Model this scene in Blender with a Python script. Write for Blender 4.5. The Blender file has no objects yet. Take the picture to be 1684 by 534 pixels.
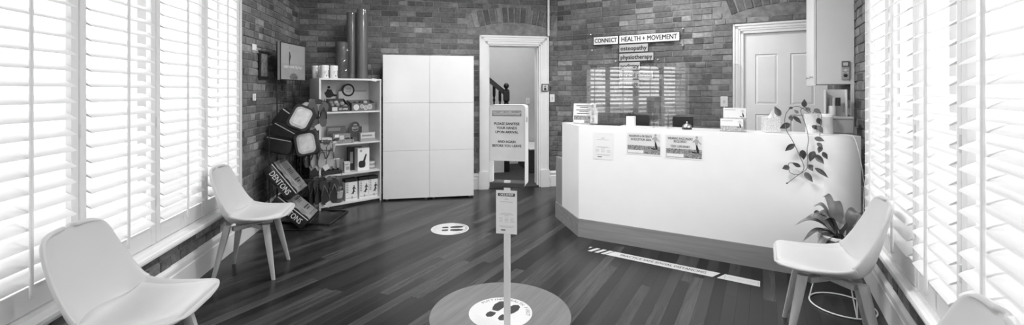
import bpy, bmesh, math, random
from mathutils import Vector, Matrix
random.seed(7)
sc = bpy.context.scene
COL = sc.collection
PI = math.pi

# ------------------------------------------------------------------ camera
FPX = 722.0
cd = bpy.data.cameras.new('camera'); cam = bpy.data.objects.new('camera', cd); COL.objects.link(cam)
cd.sensor_fit = 'HORIZONTAL'; cd.sensor_width = 36.0; cd.lens = 36.0 * FPX / 1684.0
cd.shift_y = -(267.0 - 150.0) / 1684.0
cd.clip_start = 0.05; cd.clip_end = 200
cam.location = (0, 0, 1.45); cam.rotation_euler = (PI / 2, 0, 0)
sc.camera = cam

# ------------------------------------------------------------------ sky, exposure
SKY = 1.6
FILL = 12.0  # base strength of the added, unseen fill lights on the ceiling
w = bpy.data.worlds.new('overcast_sky'); sc.world = w; w.use_nodes = True
bg = w.node_tree.nodes['Background']; bg.inputs[0].default_value = (1, 1, 1, 1); bg.inputs[1].default_value = SKY
sc.view_settings.view_transform = 'Standard'; sc.view_settings.look = 'None'
sc.view_settings.exposure = 1.38; sc.view_settings.gamma = 1.0; sc.view_settings.use_curve_mapping = False
sc.cycles.use_denoising = True
sc.cycles.max_bounces = 10; sc.cycles.diffuse_bounces = 6; sc.cycles.glossy_bounces = 4; sc.cycles.transparent_max_bounces = 24
sc.cycles.sample_clamp_indirect = 6.0
sc.cycles.caustics_reflective = False; sc.cycles.caustics_refractive = False

# ------------------------------------------------------------------ frames of the two halves of the room
AL = math.atan(135 / 722.0)          # left half: x = along the back wall (t), y = depth (q)
AR = -math.atan(413 / 722.0)         # right half: x = towards the right window wall (d), y = depth (q)
def fr(a, x, y, z=0.0):
    c, s = math.cos(a), math.sin(a)
    return Vector((c * x - s * y, s * x + c * y, z))
def LF(x, y, z=0.0): return fr(AL, x, y, z)
def RF(x, y, z=0.0): return fr(AR, x, y, z)

# ------------------------------------------------------------------ materials (black-and-white place)
MATS = {}
def new_mat(name):
    m = bpy.data.materials.new(name); m.use_nodes = True
    nt = m.node_tree; b = nt.nodes['Principled BSDF']
    return m, nt, b
def g3(v): return (v, v, v, 1)
def plain(name, v, rough=0.5, spec=0.5, var=0.06, scale=6.0, bump=0.0, bscale=60.0, metal=0.0, coat=0.0):
    if name in MATS: return MATS[name]
    m, nt, b = new_mat(name)
    tc = nt.nodes.new('ShaderNodeTexCoord')
    n = nt.nodes.new('ShaderNodeTexNoise'); n.inputs['Scale'].default_value = scale; n.inputs['Detail'].default_value = 4
    r = nt.nodes.new('ShaderNodeValToRGB')
    r.color_ramp.elements[0].position = 0.3; r.color_ramp.elements[1].position = 0.7
    r.color_ramp.elements[0].color = g3(v * (1 - var)); r.color_ramp.elements[1].color = g3(min(1, v * (1 + var)))
    nt.links.new(tc.outputs['Object'], n.inputs['Vector']); nt.links.new(n.outputs['Fac'], r.inputs['Fac'])
    nt.links.new(r.outputs['Color'], b.inputs['Base Color'])
    b.inputs['Roughness'].default_value = rough; b.inputs['Specular IOR Level'].default_value = spec
    b.inputs['Metallic'].default_value = metal; b.inputs['Coat Weight'].default_value = coat; b.inputs['Coat Roughness'].default_value = 0.05
    if bump:
        n2 = nt.nodes.new('ShaderNodeTexNoise'); n2.inputs['Scale'].default_value = bscale; n2.inputs['Detail'].default_value = 5
        bp = nt.nodes.new('ShaderNodeBump'); bp.inputs['Strength'].default_value = bump; bp.inputs['Distance'].default_value = 0.01
        nt.links.new(tc.outputs['Object'], n2.inputs['Vector']); nt.links.new(n2.outputs['Fac'], bp.inputs['Height']); nt.links.new(bp.outputs['Normal'], b.inputs['Normal'])
    MATS[name] = m
    return m
def wood(name, lo, hi, axis='y', rough=0.35, rand=False, spread=0.0, scale=1.0, spec=0.5):
    if name in MATS: return MATS[name]
    m, nt, b = new_mat(name)
    tc = nt.nodes.new('ShaderNodeTexCoord'); mp = nt.nodes.new('ShaderNodeMapping')
    s = {'x': (1.2, 22, 22), 'y': (22, 1.2, 22), 'z': (22, 22, 1.2)}[axis]
    mp.inputs['Scale'].default_value = tuple(v * scale for v in s)
    nt.links.new(tc.outputs['Object'], mp.inputs['Vector'])
    vec = mp.outputs['Vector']
    if rand:
        oi = nt.nodes.new('ShaderNodeObjectInfo'); mul = nt.nodes.new('ShaderNodeMath'); mul.operation = 'MULTIPLY'; mul.inputs[1].default_value = 37.0
        add = nt.nodes.new('ShaderNodeVectorMath'); add.operation = 'ADD'
        nt.links.new(oi.outputs['Random'], mul.inputs[0]); nt.links.new(vec, add.inputs[0]); nt.links.new(mul.outputs[0], add.inputs[1]); vec = add.outputs['Vector']
    n = nt.nodes.new('ShaderNodeTexNoise'); n.inputs['Scale'].default_value = 1.6; n.inputs['Detail'].default_value = 7; n.inputs['Roughness'].default_value = 0.62; n.inputs['Distortion'].default_value = 0.6
    nt.links.new(vec, n.inputs['Vector'])
    r = nt.nodes.new('ShaderNodeValToRGB'); r.color_ramp.elements[0].position = 0.28; r.color_ramp.elements[1].position = 0.75
    r.color_ramp.elements[0].color = g3(lo); r.color_ramp.elements[1].color = g3(hi)
    nt.links.new(n.outputs['Fac'], r.inputs['Fac']); out = r.outputs['Color']
    if rand:
        mr = nt.nodes.new('ShaderNodeMapRange'); mr.inputs['To Min'].default_value = 1 - spread; mr.inputs['To Max'].default_value = 1 + 2.6 * spread
        mx = nt.nodes.new('ShaderNodeVectorMath'); mx.operation = 'SCALE'
        pw = nt.nodes.new('ShaderNodeMath'); pw.operation = 'POWER'; pw.inputs[1].default_value = 1.6
        nt.links.new(oi.outputs['Random'], pw.inputs[0]); nt.links.new(pw.outputs[0], mr.inputs['Value'])
        nt.links.new(out, mx.inputs[0]); nt.links.new(mr.outputs[0], mx.inputs['Scale']); out = mx.outputs['Vector']
    nt.links.new(out, b.inputs['Base Color'])
    b.inputs['Roughness'].default_value = rough; b.inputs['Specular IOR Level'].default_value = spec
    bp = nt.nodes.new('ShaderNodeBump'); bp.inputs['Strength'].default_value = 0.05; bp.inputs['Distance'].default_value = 0.005
    nt.links.new(n.outputs['Fac'], bp.inputs['Height']); nt.links.new(bp.outputs['Normal'], b.inputs['Normal'])
    MATS[name] = m
    return m
def brickmat(name, island):
    m, nt, b = new_mat(name)
    tc = nt.nodes.new('ShaderNodeTexCoord')
    ge = nt.nodes.new('ShaderNodeNewGeometry')
    if island: rnd = ge.outputs['Random Per Island']
    else: rnd = nt.nodes.new('ShaderNodeObjectInfo').outputs['Random']
    pos = ge.outputs['Position']
    r = nt.nodes.new('ShaderNodeValToRGB'); cr = r.color_ramp
    cr.elements[0].position = 0; cr.elements[0].color = g3(0.085); cr.elements[1].position = 1; cr.elements[1].color = g3(0.34)
    for p, v in ((0.14, 0.125), (0.5, 0.162), (0.8, 0.20), (0.93, 0.26)):
        e = cr.elements.new(p); e.color = g3(v)
    nt.links.new(rnd, r.inputs['Fac'])
    n = nt.nodes.new('ShaderNodeTexNoise'); n.inputs['Scale'].default_value = 26; n.inputs['Detail'].default_value = 7; n.inputs['Roughness'].default_value = 0.65
    nt.links.new(pos, n.inputs['Vector'])
    mr = nt.nodes.new('ShaderNodeMapRange'); mr.inputs['From Min'].default_value = 0.25; mr.inputs['From Max'].default_value = 0.75; mr.inputs['To Min'].default_value = 0.6; mr.inputs['To Max'].default_value = 1.45
    nt.links.new(n.outputs['Fac'], mr.inputs['Value'])
    n2 = nt.nodes.new('ShaderNodeTexNoise'); n2.inputs['Scale'].default_value = 3.2; n2.inputs['Detail'].default_value = 5
    nt.links.new(pos, n2.inputs['Vector'])
    mr2 = nt.nodes.new('ShaderNodeMapRange'); mr2.inputs['From Min'].default_value = 0.3; mr2.inputs['From Max'].default_value = 0.7; mr2.inputs['To Min'].default_value = 0.8; mr2.inputs['To Max'].default_value = 1.2
    nt.links.new(n2.outputs['Fac'], mr2.inputs['Value'])
    mu = nt.nodes.new('ShaderNodeMath'); mu.operation = 'MULTIPLY'; nt.links.new(mr.outputs[0], mu.inputs[0]); nt.links.new(mr2.outputs[0], mu.inputs[1])
    mx = nt.nodes.new('ShaderNodeVectorMath'); mx.operation = 'SCALE'
    nt.links.new(r.outputs['Color'], mx.inputs[0]); nt.links.new(mu.outputs[0], mx.inputs['Scale'])
    # white mortar smears
    n3 = nt.nodes.new('ShaderNodeTexNoise'); n3.inputs['Scale'].default_value = 15; n3.inputs['Detail'].default_value = 8; n3.inputs['Roughness'].default_value = 0.7
    nt.links.new(pos, n3.inputs['Vector'])
    r3 = nt.nodes.new('ShaderNodeValToRGB'); r3.color_ramp.elements[0].position = 0.62; r3.color_ramp.elements[1].position = 0.78
    r3.color_ramp.elements[1].color = g3(0.55)
    nt.links.new(n3.outputs['Fac'], r3.inputs['Fac'])
    mix = nt.nodes.new('ShaderNodeMix'); mix.data_type = 'RGBA'
    nt.links.new(r3.outputs['Color'], mix.inputs['Factor']); nt.links.new(mx.outputs['Vector'], mix.inputs['A']); mix.inputs['B'].default_value = g3(0.34)
    nt.links.new(mix.outputs['Result'], b.inputs['Base Color'])
    b.inputs['Roughness'].default_value = 0.85; b.inputs['Specular IOR Level'].default_value = 0.25
    bp = nt.nodes.new('ShaderNodeBump'); bp.inputs['Strength'].default_value = 0.55; bp.inputs['Distance'].default_value = 0.006
    nt.links.new(n.outputs['Fac'], bp.inputs['Height']); nt.links.new(bp.outputs['Normal'], b.inputs['Normal'])
    MATS[name] = m
    return m
def clear(name, ior=1.5, tint=0.97, rough=0.0):
    if name in MATS: return MATS[name]
    m = bpy.data.materials.new(name); m.use_nodes = True; nt = m.node_tree; nt.nodes.clear()
    o = nt.nodes.new('ShaderNodeOutputMaterial'); t = nt.nodes.new('ShaderNodeBsdfTransparent'); t.inputs[0].default_value = g3(tint)
    g = nt.nodes.new('ShaderNodeBsdfGlossy'); g.inputs['Roughness'].default_value = rough
    lw = nt.nodes.new('ShaderNodeLayerWeight'); pw = nt.nodes.new('ShaderNodeMath'); pw.operation = 'POWER'; pw.inputs[1].default_value = 5.0
    nt.links.new(lw.outputs['Facing'], pw.inputs[0])
    f0 = ((ior - 1) / (ior + 1)) ** 2
    fz = nt.nodes.new('ShaderNodeMath'); fz.operation = 'MULTIPLY_ADD'; fz.inputs[1].default_value = 1 - f0; fz.inputs[2].default_value = f0
    nt.links.new(pw.outputs[0], fz.inputs[0])
    mx = nt.nodes.new('ShaderNodeMixShader')
    nt.links.new(fz.outputs[0], mx.inputs[0]); nt.links.new(t.outputs[0], mx.inputs[1]); nt.links.new(g.outputs[0], mx.inputs[2]); nt.links.new(mx.outputs[0], o.inputs[0])
    MATS[name] = m
    return m
def emit(name, s):
    m, nt, b = new_mat(name); b.inputs['Base Color'].default_value = g3(0.9)
    b.inputs['Emission Color'].default_value = g3(1); b.inputs['Emission Strength'].default_value = s
    MATS[name] = m
    return m

WHITE = plain('white_paint', 0.86, 0.35, 0.5, 0.02)
SHUT = plain('shutter_paint', 0.73, 0.4, 0.4, 0.015)
GLOSS = plain('white_gloss_lacquer', 0.78, 0.12, 0.5, 0.01)
COUNT = plain('white_laminate', 0.91, 0.25, 0.5, 0.012)
BLACK = plain('black_plastic', 0.018, 0.35, 0.5, 0.2)
DARK = plain('dark_print', 0.035, 0.6, 0.3, 0.1)
INK = plain('printed_ink', 0.03, 0.6, 0.3, 0.05)
PAPER = plain('white_paper', 0.82, 0.6, 0.3, 0.02)
MID = plain('mid_grey_print', 0.35, 0.6, 0.3, 0.08)
LIGHT = plain('light_grey_print', 0.62, 0.6, 0.3, 0.05)
STEEL = plain('brushed_steel', 0.6, 0.28, 0.5, 0.05, metal=1.0)
WIRE = plain('black_wire', 0.02, 0.45, 0.5, 0.1)
MORTAR = plain('lime_mortar', 0.25, 0.95, 0.1, 0.25, 14, 0.6, 90)
PLASTER = plain('plaster_white', 0.80, 0.8, 0.2, 0.02)
BRICK = brickmat('brick_clay', False); BRICKM = brickmat('brick_clay_far', True)
FLOORW = wood('floor_board_wood', 0.011, 0.034, 'y', 0.27, True, 0.60, 1.0, 0.32)
LEGW = wood('chair_leg_wood', 0.36, 0.50, 'z', 0.5)
PLINW = wood('plinth_wood', 0.21, 0.33, 'x', 0.5, scale=0.8)
DISCW = wood('disc_wood', 0.13, 0.21, 'y', 0.4, scale=0.9)
GLASS = clear('window_glass', 1.45, 0.98)
PERSP = clear('clear_acrylic', 2.1, 0.97)

# ------------------------------------------------------------------ mesh building
class MB:
    def __init__(s): s.v = []; s.f = []
    def add(s, vs, fs):
        n = len(s.v); s.v += [tuple(p) for p in vs]; s.f += [tuple(i + n for i in q) for q in fs]
    def box(s, a, b, M=None):
        x0, y0, z0 = a; x1, y1, z1 = b
        vs = [(x0, y0, z0), (x1, y0, z0), (x1, y1, z0), (x0, y1, z0), (x0, y0, z1), (x1, y0, z1), (x1, y1, z1), (x0, y1, z1)]
        if M is not None: vs = [M @ Vector(p) for p in vs]
        s.add(vs, [(0, 3, 2, 1), (4, 5, 6, 7), (0, 1, 5, 4), (1, 2, 6, 5), (2, 3, 7, 6), (3, 0, 4, 7)]); return s
    def bbox(s, a, b, r=0.005, seg=2, M=None):
        bm = bmesh.new(); t = MB().box(a, b)
        vs = [bm.verts.new(p) for p in t.v]
        for q in t.f: bm.faces.new([vs[i] for i in q])
        bmesh.ops.bevel(bm, geom=bm.edges[:], offset=r, segments=seg, profile=0.5, affect='EDGES')
        bm.verts.index_update()
        s.add([(M @ p.co if M is not None else p.co) for p in bm.verts], [[p.index for p in q.verts] for q in bm.faces]); bm.free(); return s
    def lathe(s, prof, n=24, c=(0, 0, 0), M=None):
        vs = []; fs = []
        for r, z in prof:
            for i in range(n):
                a = 2 * PI * i / n; vs.append(Vector((c[0] + r * math.cos(a), c[1] + r * math.sin(a), c[2] + z)))
        for k in range(len(prof) - 1):
            for i in range(n):
                j = (i + 1) % n; fs.append((k * n + i, k * n + j, (k + 1) * n + j, (k + 1) * n + i))
        if prof[0][0] > 1e-5: fs.append(tuple(reversed(range(n))))
        if prof[-1][0] > 1e-5: fs.append(tuple((len(prof) - 1) * n + i for i in range(n)))
        if M is not None: vs = [M @ p for p in vs]
        s.add(vs, fs); return s
    def tube(s, pts, r, n=8, closed=False):
        pts = [Vector(p) for p in pts]; m = len(pts); rs = r if isinstance(r, (list, tuple)) else [r] * m
        vs = []; fs = []; up = None
        for k in range(m):
            if closed: t = pts[(k + 1) % m] - pts[k - 1]
            else: t = pts[min(k + 1, m - 1)] - pts[max(k - 1, 0)]
            t.normalize()
            if up is None: up = Vector((0, 0, 1)) if abs(t.z) < 0.9 else Vector((1, 0, 0))
            x = up.cross(t)
            if x.length < 1e-4: x = Vector((1, 0, 0)).cross(t)
            x.normalize(); y = t.cross(x); y.normalize(); up = y
            for i in range(n):
                a = 2 * PI * i / n; vs.append(pts[k] + rs[k] * (math.cos(a) * x + math.sin(a) * y))
        for k in range(m if closed else m - 1):
            k2 = (k + 1) % m
            for i in range(n):
                j = (i + 1) % n; fs.append((k * n + i, k * n + j, k2 * n + j, k2 * n + i))
        if not closed: fs.append(tuple(reversed(range(n)))); fs.append(tuple((m - 1) * n + i for i in range(n)))
        s.add(vs, fs); return s
    def prism(s, poly, z0, z1, M=None):
        n = len(poly)
        vs = [Vector((p[0], p[1], z0)) for p in poly] + [Vector((p[0], p[1], z1)) for p in poly]
        if M is not None: vs = [M @ p for p in vs]
        fs = [tuple(reversed(range(n))), tuple(range(n, 2 * n))] + [(i, (i + 1) % n, n + (i + 1) % n, n + i) for i in range(n)]
        s.add(vs, fs); return s
    def grid(s, fn, nu, nv):
        vs = [fn(i / nu, j / nv) for i in range(nu + 1) for j in range(nv + 1)]
        fs = [(i * (nv + 1) + j, (i + 1) * (nv + 1) + j, (i + 1) * (nv + 1) + j + 1, i * (nv + 1) + j + 1) for i in range(nu) for j in range(nv)]
        s.add(vs, fs); return s
    def mesh(s, name, mat, smooth=False):
        me = bpy.data.meshes.new(name); me.from_pydata(s.v, [], s.f)
        if mat: me.materials.append(mat)
        if smooth:
            bm = bmesh.new(); bm.from_mesh(me); bmesh.ops.recalc_face_normals(bm, faces=bm.faces[:])
            for q in bm.faces: q.smooth = True
            for e in bm.edges:
                if len(e.link_faces) == 2 and e.calc_face_angle(0) > 0.7: e.smooth = False
            bm.to_mesh(me); bm.free()
        else:
            bm = bmesh.new(); bm.from_mesh(me); bmesh.ops.recalc_face_normals(bm, faces=bm.faces[:]); bm.to_mesh(me); bm.free()
        me.update(); return me
    def build(s, name, mat, parent=None, smooth=False, loc=None, rot=None):
        return link(name, s.mesh(name, mat, smooth), parent, loc, rot)
def link(name, me, parent=None, loc=None, rot=None):
    o = bpy.data.objects.new(name, me); COL.objects.link(o)
    if parent is not None: o.parent = parent
    if loc is not None: o.location = loc
    if rot is not None: o.rotation_euler = rot if isinstance(rot, (tuple, list)) else (0, 0, rot)
    return o
def tag(o, label=None, cat=None, group=None, kind=None):
    if label: o['label'] = label
    if cat: o['category'] = cat
    if group: o['group'] = group
    if kind: o['kind'] = kind
    return o
def thing(name, label, cat, loc=(0, 0, 0), rz=0.0, group=None):
    o = bpy.data.objects.new(name, None); COL.objects.link(o); o.empty_display_size = 0.1
    o.location = loc; o.rotation_euler = (0, 0, rz); return tag(o, label, cat, group)
def copy_tree(o, parent=None):
    c = o.copy(); COL.objects.link(c)
    if parent is not None: c.parent = parent
    for ch in list(o.children): copy_tree(ch, c)
    return c
def rotz(o): return Matrix.Translation(o)
_tc = {}
def text_data(body, size, bold=0.0, align='CENTER', spacing=1.0):
    key = (body, round(size, 5), bold, align, spacing)
    if key in _tc: return _tc[key]
    cu = bpy.data.curves.new('t', 'FONT'); cu.body = body; cu.size = size; cu.align_x = align; cu.align_y = 'CENTER'
    cu.offset = bold * size; cu.space_character = spacing; cu.resolution_u = 2; cu.extrude = 0.0
    ob = bpy.data.objects.new('t', cu); COL.objects.link(ob)
    dg = bpy.context.evaluated_depsgraph_get(); me = bpy.data.meshes.new_from_object(ob.evaluated_get(dg))
    vs = [tuple(v.co) for v in me.vertices]; fs = [tuple(p.vertices) for p in me.polygons]
    bpy.data.objects.remove(ob); bpy.data.curves.remove(cu); bpy.data.meshes.remove(me)
    _tc[key] = (vs, fs); return vs, fs
def put_text(mb, body, size, M, bold=0.0, width=None, align='CENTER', spacing=1.0):
    """flat lettering in the xy plane of M; width = stretch to this width"""
    vs, fs = text_data(body, size, 0.0, align, spacing); k = 1.0
    if width and vs:
        xs = [p[0] for p in vs]; k = width / max(1e-6, max(xs) - min(xs))
    for i, (ox, oy) in enumerate(((0, 0), (1, 0.6), (-1, -0.6), (1, -0.6), (-1, 0.6)) if bold else ((0, 0),)):      # heavier strokes
        mb.add([M @ Vector((p[0] * k + ox * bold * size, p[1] + oy * bold * size, i * 0.00002)) for p in vs], fs)
def upright(x, y, z):      # text plane facing -y, standing upright
    return Matrix.Translation((x, y, z)) @ Matrix.Rotation(PI / 2, 4, 'X')
def rrect(x0, y0, x1, y1, r, n=5, corners=(1, 1, 1, 1)):
    pts = []
    for (cx, cy, a0), on in zip(((x1 - r, y1 - r, 0), (x0 + r, y1 - r, 90), (x0 + r, y0 + r, 180), (x1 - r, y0 + r, 270)), corners):
        if on:
            for i in range(n + 1):
                a = math.radians(a0 + 90 * i / n); pts.append((cx + r * math.cos(a), cy + r * math.sin(a)))
        else:
            a = math.radians(a0 + 45); pts.append((cx + r * (1 if math.cos(a) > 0 else -1), cy + r * (1 if math.sin(a) > 0 else -1)))
    return pts
# ================================================================== STRUCTURE
ZC = 3.2
TL = -1.78      # left wall face (left frame x)
QB = 6.50       # back-left wall face (left frame y)
DR = 0.70       # right wall face (right frame x)
QR = 6.20       # back-right wall face (right frame y)
TM = 1.93       # where the two back walls meet, along the back-left wall
DM = (RF(0, 0) + LF(TM, QB)).dot(RF(1, 0))      # the same corner in the right frame
def struct(o, kind='structure'): o['kind'] = kind; return o

# room outline in world
YR = -0.95
def line_y(p, dv, y): t = (y - p.y) / dv.y; return p + dv * t
cLB = LF(TL, QB); cM = LF(TM, QB); cRB = RF(DR, QR)
cLF = line_y(LF(TL, 0), LF(0, 1), YR); cRF = line_y(RF(DR, 0), RF(0, 1), YR)
outline = [(p.x, p.y) for p in (cLF, cRF, cRB, cM, cLB)]
ctr = Vector((0.3, 3.0, 0))
def grown(k): return [((p[0] - ctr.x) * k + ctr.x, (p[1] - ctr.y) * k + ctr.y) for p in outline]

# ---- floor: sub-floor slab and its boards running with the right wall
fl = struct(MB().prism(grown(1.12), -0.12, -0.014).build('floor', plain('subfloor', 0.05, 0.8)))
BW = 0.080
def room_q(d):
    """extent of a board line inside the (slightly grown) outline, right frame"""
    pts = [Vector((x, y, 0)) for x, y in grown(1.015)]; qs = []
    for i in range(len(pts)):
        a, b = pts[i], pts[(i + 1) % len(pts)]
        da, db = a.dot(RF(1, 0)), b.dot(RF(1, 0)); qa, qb = a.dot(RF(0, 1)), b.dot(RF(0, 1))
        if (da - d) * (db - d) < 0: qs.append(qa + (qb - qa) * (d - da) / (db - da))
    return (min(qs), max(qs)) if len(qs) >= 2 else None
rb = random.Random(3)
for i in range(90):
    d = 0.72 - BW * (i + 0.5)
    lim = room_q(d)
    if not lim: continue
    q = lim[0] - 0.02; q1 = lim[1] + 0.02; q -= 0
    first = True
    while q < q1 - 0.05:
        ln = rb.uniform(0.7, 2.6) if not first else rb.uniform(0.3, 1.8)
        first = False
        e = min(q + ln, q1)
        if q1 - e < 0.3: e = q1
        if e > 0.3:     # the rest lies behind the camera and is one slab
            m = MB(); hw = BW / 2 - 0.0001; hl = (e - q) / 2 - 0.0005; c = 0.0004
            m.add([(-hw, -hl, -0.014), (hw, -hl, -0.014), (hw, hl, -0.014), (-hw, hl, -0.014), (-hw, -hl, -c), (hw, -hl, -c), (hw, hl, -c), (-hw, hl, -c),
                   (-hw + c, -hl + c, 0), (hw - c, -hl + c, 0), (hw - c, hl - c, 0), (-hw + c, hl - c, 0)],
                  [(0, 3, 2, 1), (0, 1, 5, 4), (1, 2, 6, 5), (2, 3, 7, 6), (3, 0, 4, 7), (4, 5, 9, 8), (5, 6, 10, 9), (6, 7, 11, 10), (7, 4, 8, 11), (8, 9, 10, 11)])
            p = RF(d, (q + e) / 2)
            m.build('board', FLOORW, fl, loc=p, rot=AR)
        else:
            p = RF(d, (q + e) / 2)
            MB().box((-BW / 2, -(e - q) / 2, -0.014), (BW / 2, (e - q) / 2, 0)).build('board', FLOORW, fl, loc=p, rot=AR)
        q = e
struct(MB().prism(grown(1.12), ZC, ZC + 0.12).build('ceiling', plain('ceiling_white', 0.85, 0.9, 0.1, 0.01)))

# ---- brick walls
def proj_area(p, l, h):
    return l * h / max(0.3, p.y * p.y) if p.y > 0.2 else 0.0
unit = []
for k in range(6):
    r = random.Random(40 + k); j = lambda s=0.010: r.uniform(-s, s)
    m = MB(); cx, cz = 0.016, 0.05
    back = [(-0.5, 0.06, -0.5), (0.5, 0.06, -0.5), (0.5, 0.06, 0.5), (-0.5, 0.06, 0.5)]
    mid = [(-0.5, 0.004, -0.5), (0.5, 0.004, -0.5), (0.5, 0.004, 0.5), (-0.5, 0.004, 0.5)]
    fr_ = [(-0.5 + cx + j(), r.uniform(-0.002, 0.002), -0.5 + cz + j(0.03)), (0.5 - cx + j(), r.uniform(-0.002, 0.002), -0.5 + cz + j(0.03)),
           (0.5 - cx + j(), r.uniform(-0.002, 0.002), 0.5 - cz + j(0.03)), (-0.5 + cx + j(), r.uniform(-0.002, 0.002), 0.5 - cz + j(0.03))]
    m.add(back + mid + fr_, [(0, 1, 5, 4), (1, 2, 6, 5), (2, 3, 7, 6), (3, 0, 4, 7), (4, 5, 9, 8), (5, 6, 10, 9), (6, 7, 11, 10), (7, 4, 8, 11), (8, 9, 10, 11)])
    unit.append(m.mesh('brick', BRICK))
HC = 0.0765
def brick_wall(wall, frame_a, place, x0, x1, holes, arches, hidden, seed, z0=0.0, z1=ZC, lim=300, face_x=False):
    """wall: parent.  place(x, z) -> world point of the wall face.  rz: turn of a brick whose face looks along its -y"""
    r = random.Random(seed); items = []
    n = int((z1 - z0) / HC) + 1
    for c in range(n):
        zc = z0 + HC * (c + 0.5)
        if zc + HC / 2 > z1: break
        x = x0 + (-0.12 if c % 2 else 0.0) + r.uniform(-0.02, 0.02)
        header = (c % 4 == 3)
        while x < x1:
            ln = (0.112 if (header or r.random() < 0.10) else 0.232) + r.uniform(-0.006, 0.006)
            a, b = max(x, x0), min(x + ln, x1); x += ln + 0.010
            segs = [(a, b)]
            for hx0, hx1, hz0, hz1 in holes:
                if hz0 < zc + HC * 0.3 and hz1 > zc - HC * 0.3:
                    ns = []
                    for s0, s1 in segs:
                        if s1 <= hx0 or s0 >= hx1: ns.append((s0, s1)); continue
                        if s0 < hx0 - 0.03: ns.append((s0, hx0 - 0.004))
                        if s1 > hx1 + 0.03: ns.append((hx1 + 0.004, s1))
                    segs = ns
            for s0, s1 in segs:
                if s1 - s0 < 0.035: continue
                xm = (s0 + s1) / 2; skip = False
                for ax, zi, half, rise, th in arches:
                    R_ = (half * half + rise * rise) / (2 * rise); zo = zi - (R_ - rise)
                    rr = math.hypot(xm - ax, zc - zo)
                    ang = abs(math.atan2(xm - ax, zc - zo)); amax = math.asin(half / R_)
                    if rr < R_ + th + 0.02 and ang < amax + 0.05 and zc > zi - 0.08: skip = True
                if skip: continue
                items.append((xm, zc, s1 - s0, HC - 0.011 + r.uniform(-0.003, 0.002), r.uniform(-0.012, 0.012), 0.0))
    for ax, zi, half, rise, th in arches:
        R_ = (half * half + rise * rise) / (2 * rise); zo = zi - (R_ - rise); amax = math.asin(half / R_)
        k = int(2 * amax * R_ / 0.086)
        for i in range(k):
            a = -amax + 2 * amax * (i + 0.5) / k
            if not (x0 < ax + (R_ + th / 2) * math.sin(a) < x1 - 0.03): continue
            items.append((ax + (R_ + th / 2) * math.sin(a), zo + (R_ + th / 2) * math.cos(a), th, 0.072, 0.0, PI / 2 - a))
            # infill under the ring
    scored = []
    for it in items:
        p = place(it[0], it[1]); a = proj_area(p, it[2], it[3])
        u = 842 + FPX * p.x / max(p.y, 0.01); v = 150 - FPX * (p.z - 1.45) / max(p.y, 0.01)
        if not (-40 < u < 1724 and -20 < v < 560) or hidden(it[0], it[1]): a = 0
        scored.append((a, it))
    scored.sort(key=lambda s: -s[0])
    mass = MB()
    for k, (a, it) in enumerate(scored):
        p = place(it[0], it[1]); out = r.uniform(-0.003, 0.004)
        rot = Matrix.Rotation(frame_a, 4, 'Z') @ Matrix.Rotation(-it[5] + it[4] if it[5] else it[4], 4, 'Y')
        M = Matrix.Translation(p) @ rot @ Matrix.Translation((0, -0.008 - out, 0)) @ Matrix.Diagonal((it[2], 1, it[3], 1))
        if a > 0 and k < lim:
            o = bpy.data.objects.new('brick', unit[r.randrange(6)]); COL.objects.link(o); o.parent = wall
            o.matrix_parent_inverse = Matrix.Identity(4); o.matrix_world = M; o.matrix_local = M
        else:
            u = unit[r.randrange(6)]
            mass.add([M @ v.co for v in u.vertices], [tuple(q.vertices) for q in u.polygons])
    if mass.v:
        o = mass.build('brick_courses', BRICKM, wall); o['kind'] = 'stuff'

def lf_box(mb, a, b): mb.box(a, b, Matrix.Rotation(AL, 4, 'Z')); return mb
def rf_box(mb, a, b): mb.box(a, b, Matrix.Rotation(AR, 4, 'Z')); return mb

# back-left wall with the doorway
DO0, DO1, DOZ = 0.846, 1.653, 2.157
m = MB(); lf_box(m, (TL - 0.3, QB, -0.02), (DO0, QB + 0.28, ZC)); lf_box(m, (DO1, QB, -0.02), (TM + 0.05, QB + 0.28, ZC)); lf_box(m, (DO0, QB, DOZ), (DO1, QB + 0.28, ZC))
wb = struct(m.build('wall_back_left', MORTAR))
brick_wall(wb, AL, lambda x, z: LF(x, QB, z), TL, TM, [(0.715, 1.79, 0, 2.30)], [((DO0 + DO1) / 2, 2.385, 0.60, 0.10, 0.225)],
           lambda x, z: (-0.60 < x < 0.57 and z < 1.85) or (-1.2 < x < -0.6 and z < 1.55), 11)
# back-right wall with the white door
RD0, RD1, RDZ = -0.213, 0.65, 2.169
m = MB(); rf_box(m, (DM - 0.02, QR, -0.02), (RD0, QR + 0.28, ZC)); rf_box(m, (RD0, QR, RDZ), (DR + 0.3, QR + 0.28, ZC)); rf_box(m, (RD1, QR, -0.02), (DR + 0.3, QR + 0.28, RDZ))
wr = struct(m.build('wall_back_right', MORTAR))
brick_wall(wr, AR, lambda x, z: RF(x, QR, z), DM, DR, [(-0.335, 0.72, 0, 2.30)], [(0.215, 2.415, 0.57, 0.10, 0.225)],
           lambda x, z: z < 1.0 or (x > 0.45), 12)
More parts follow.
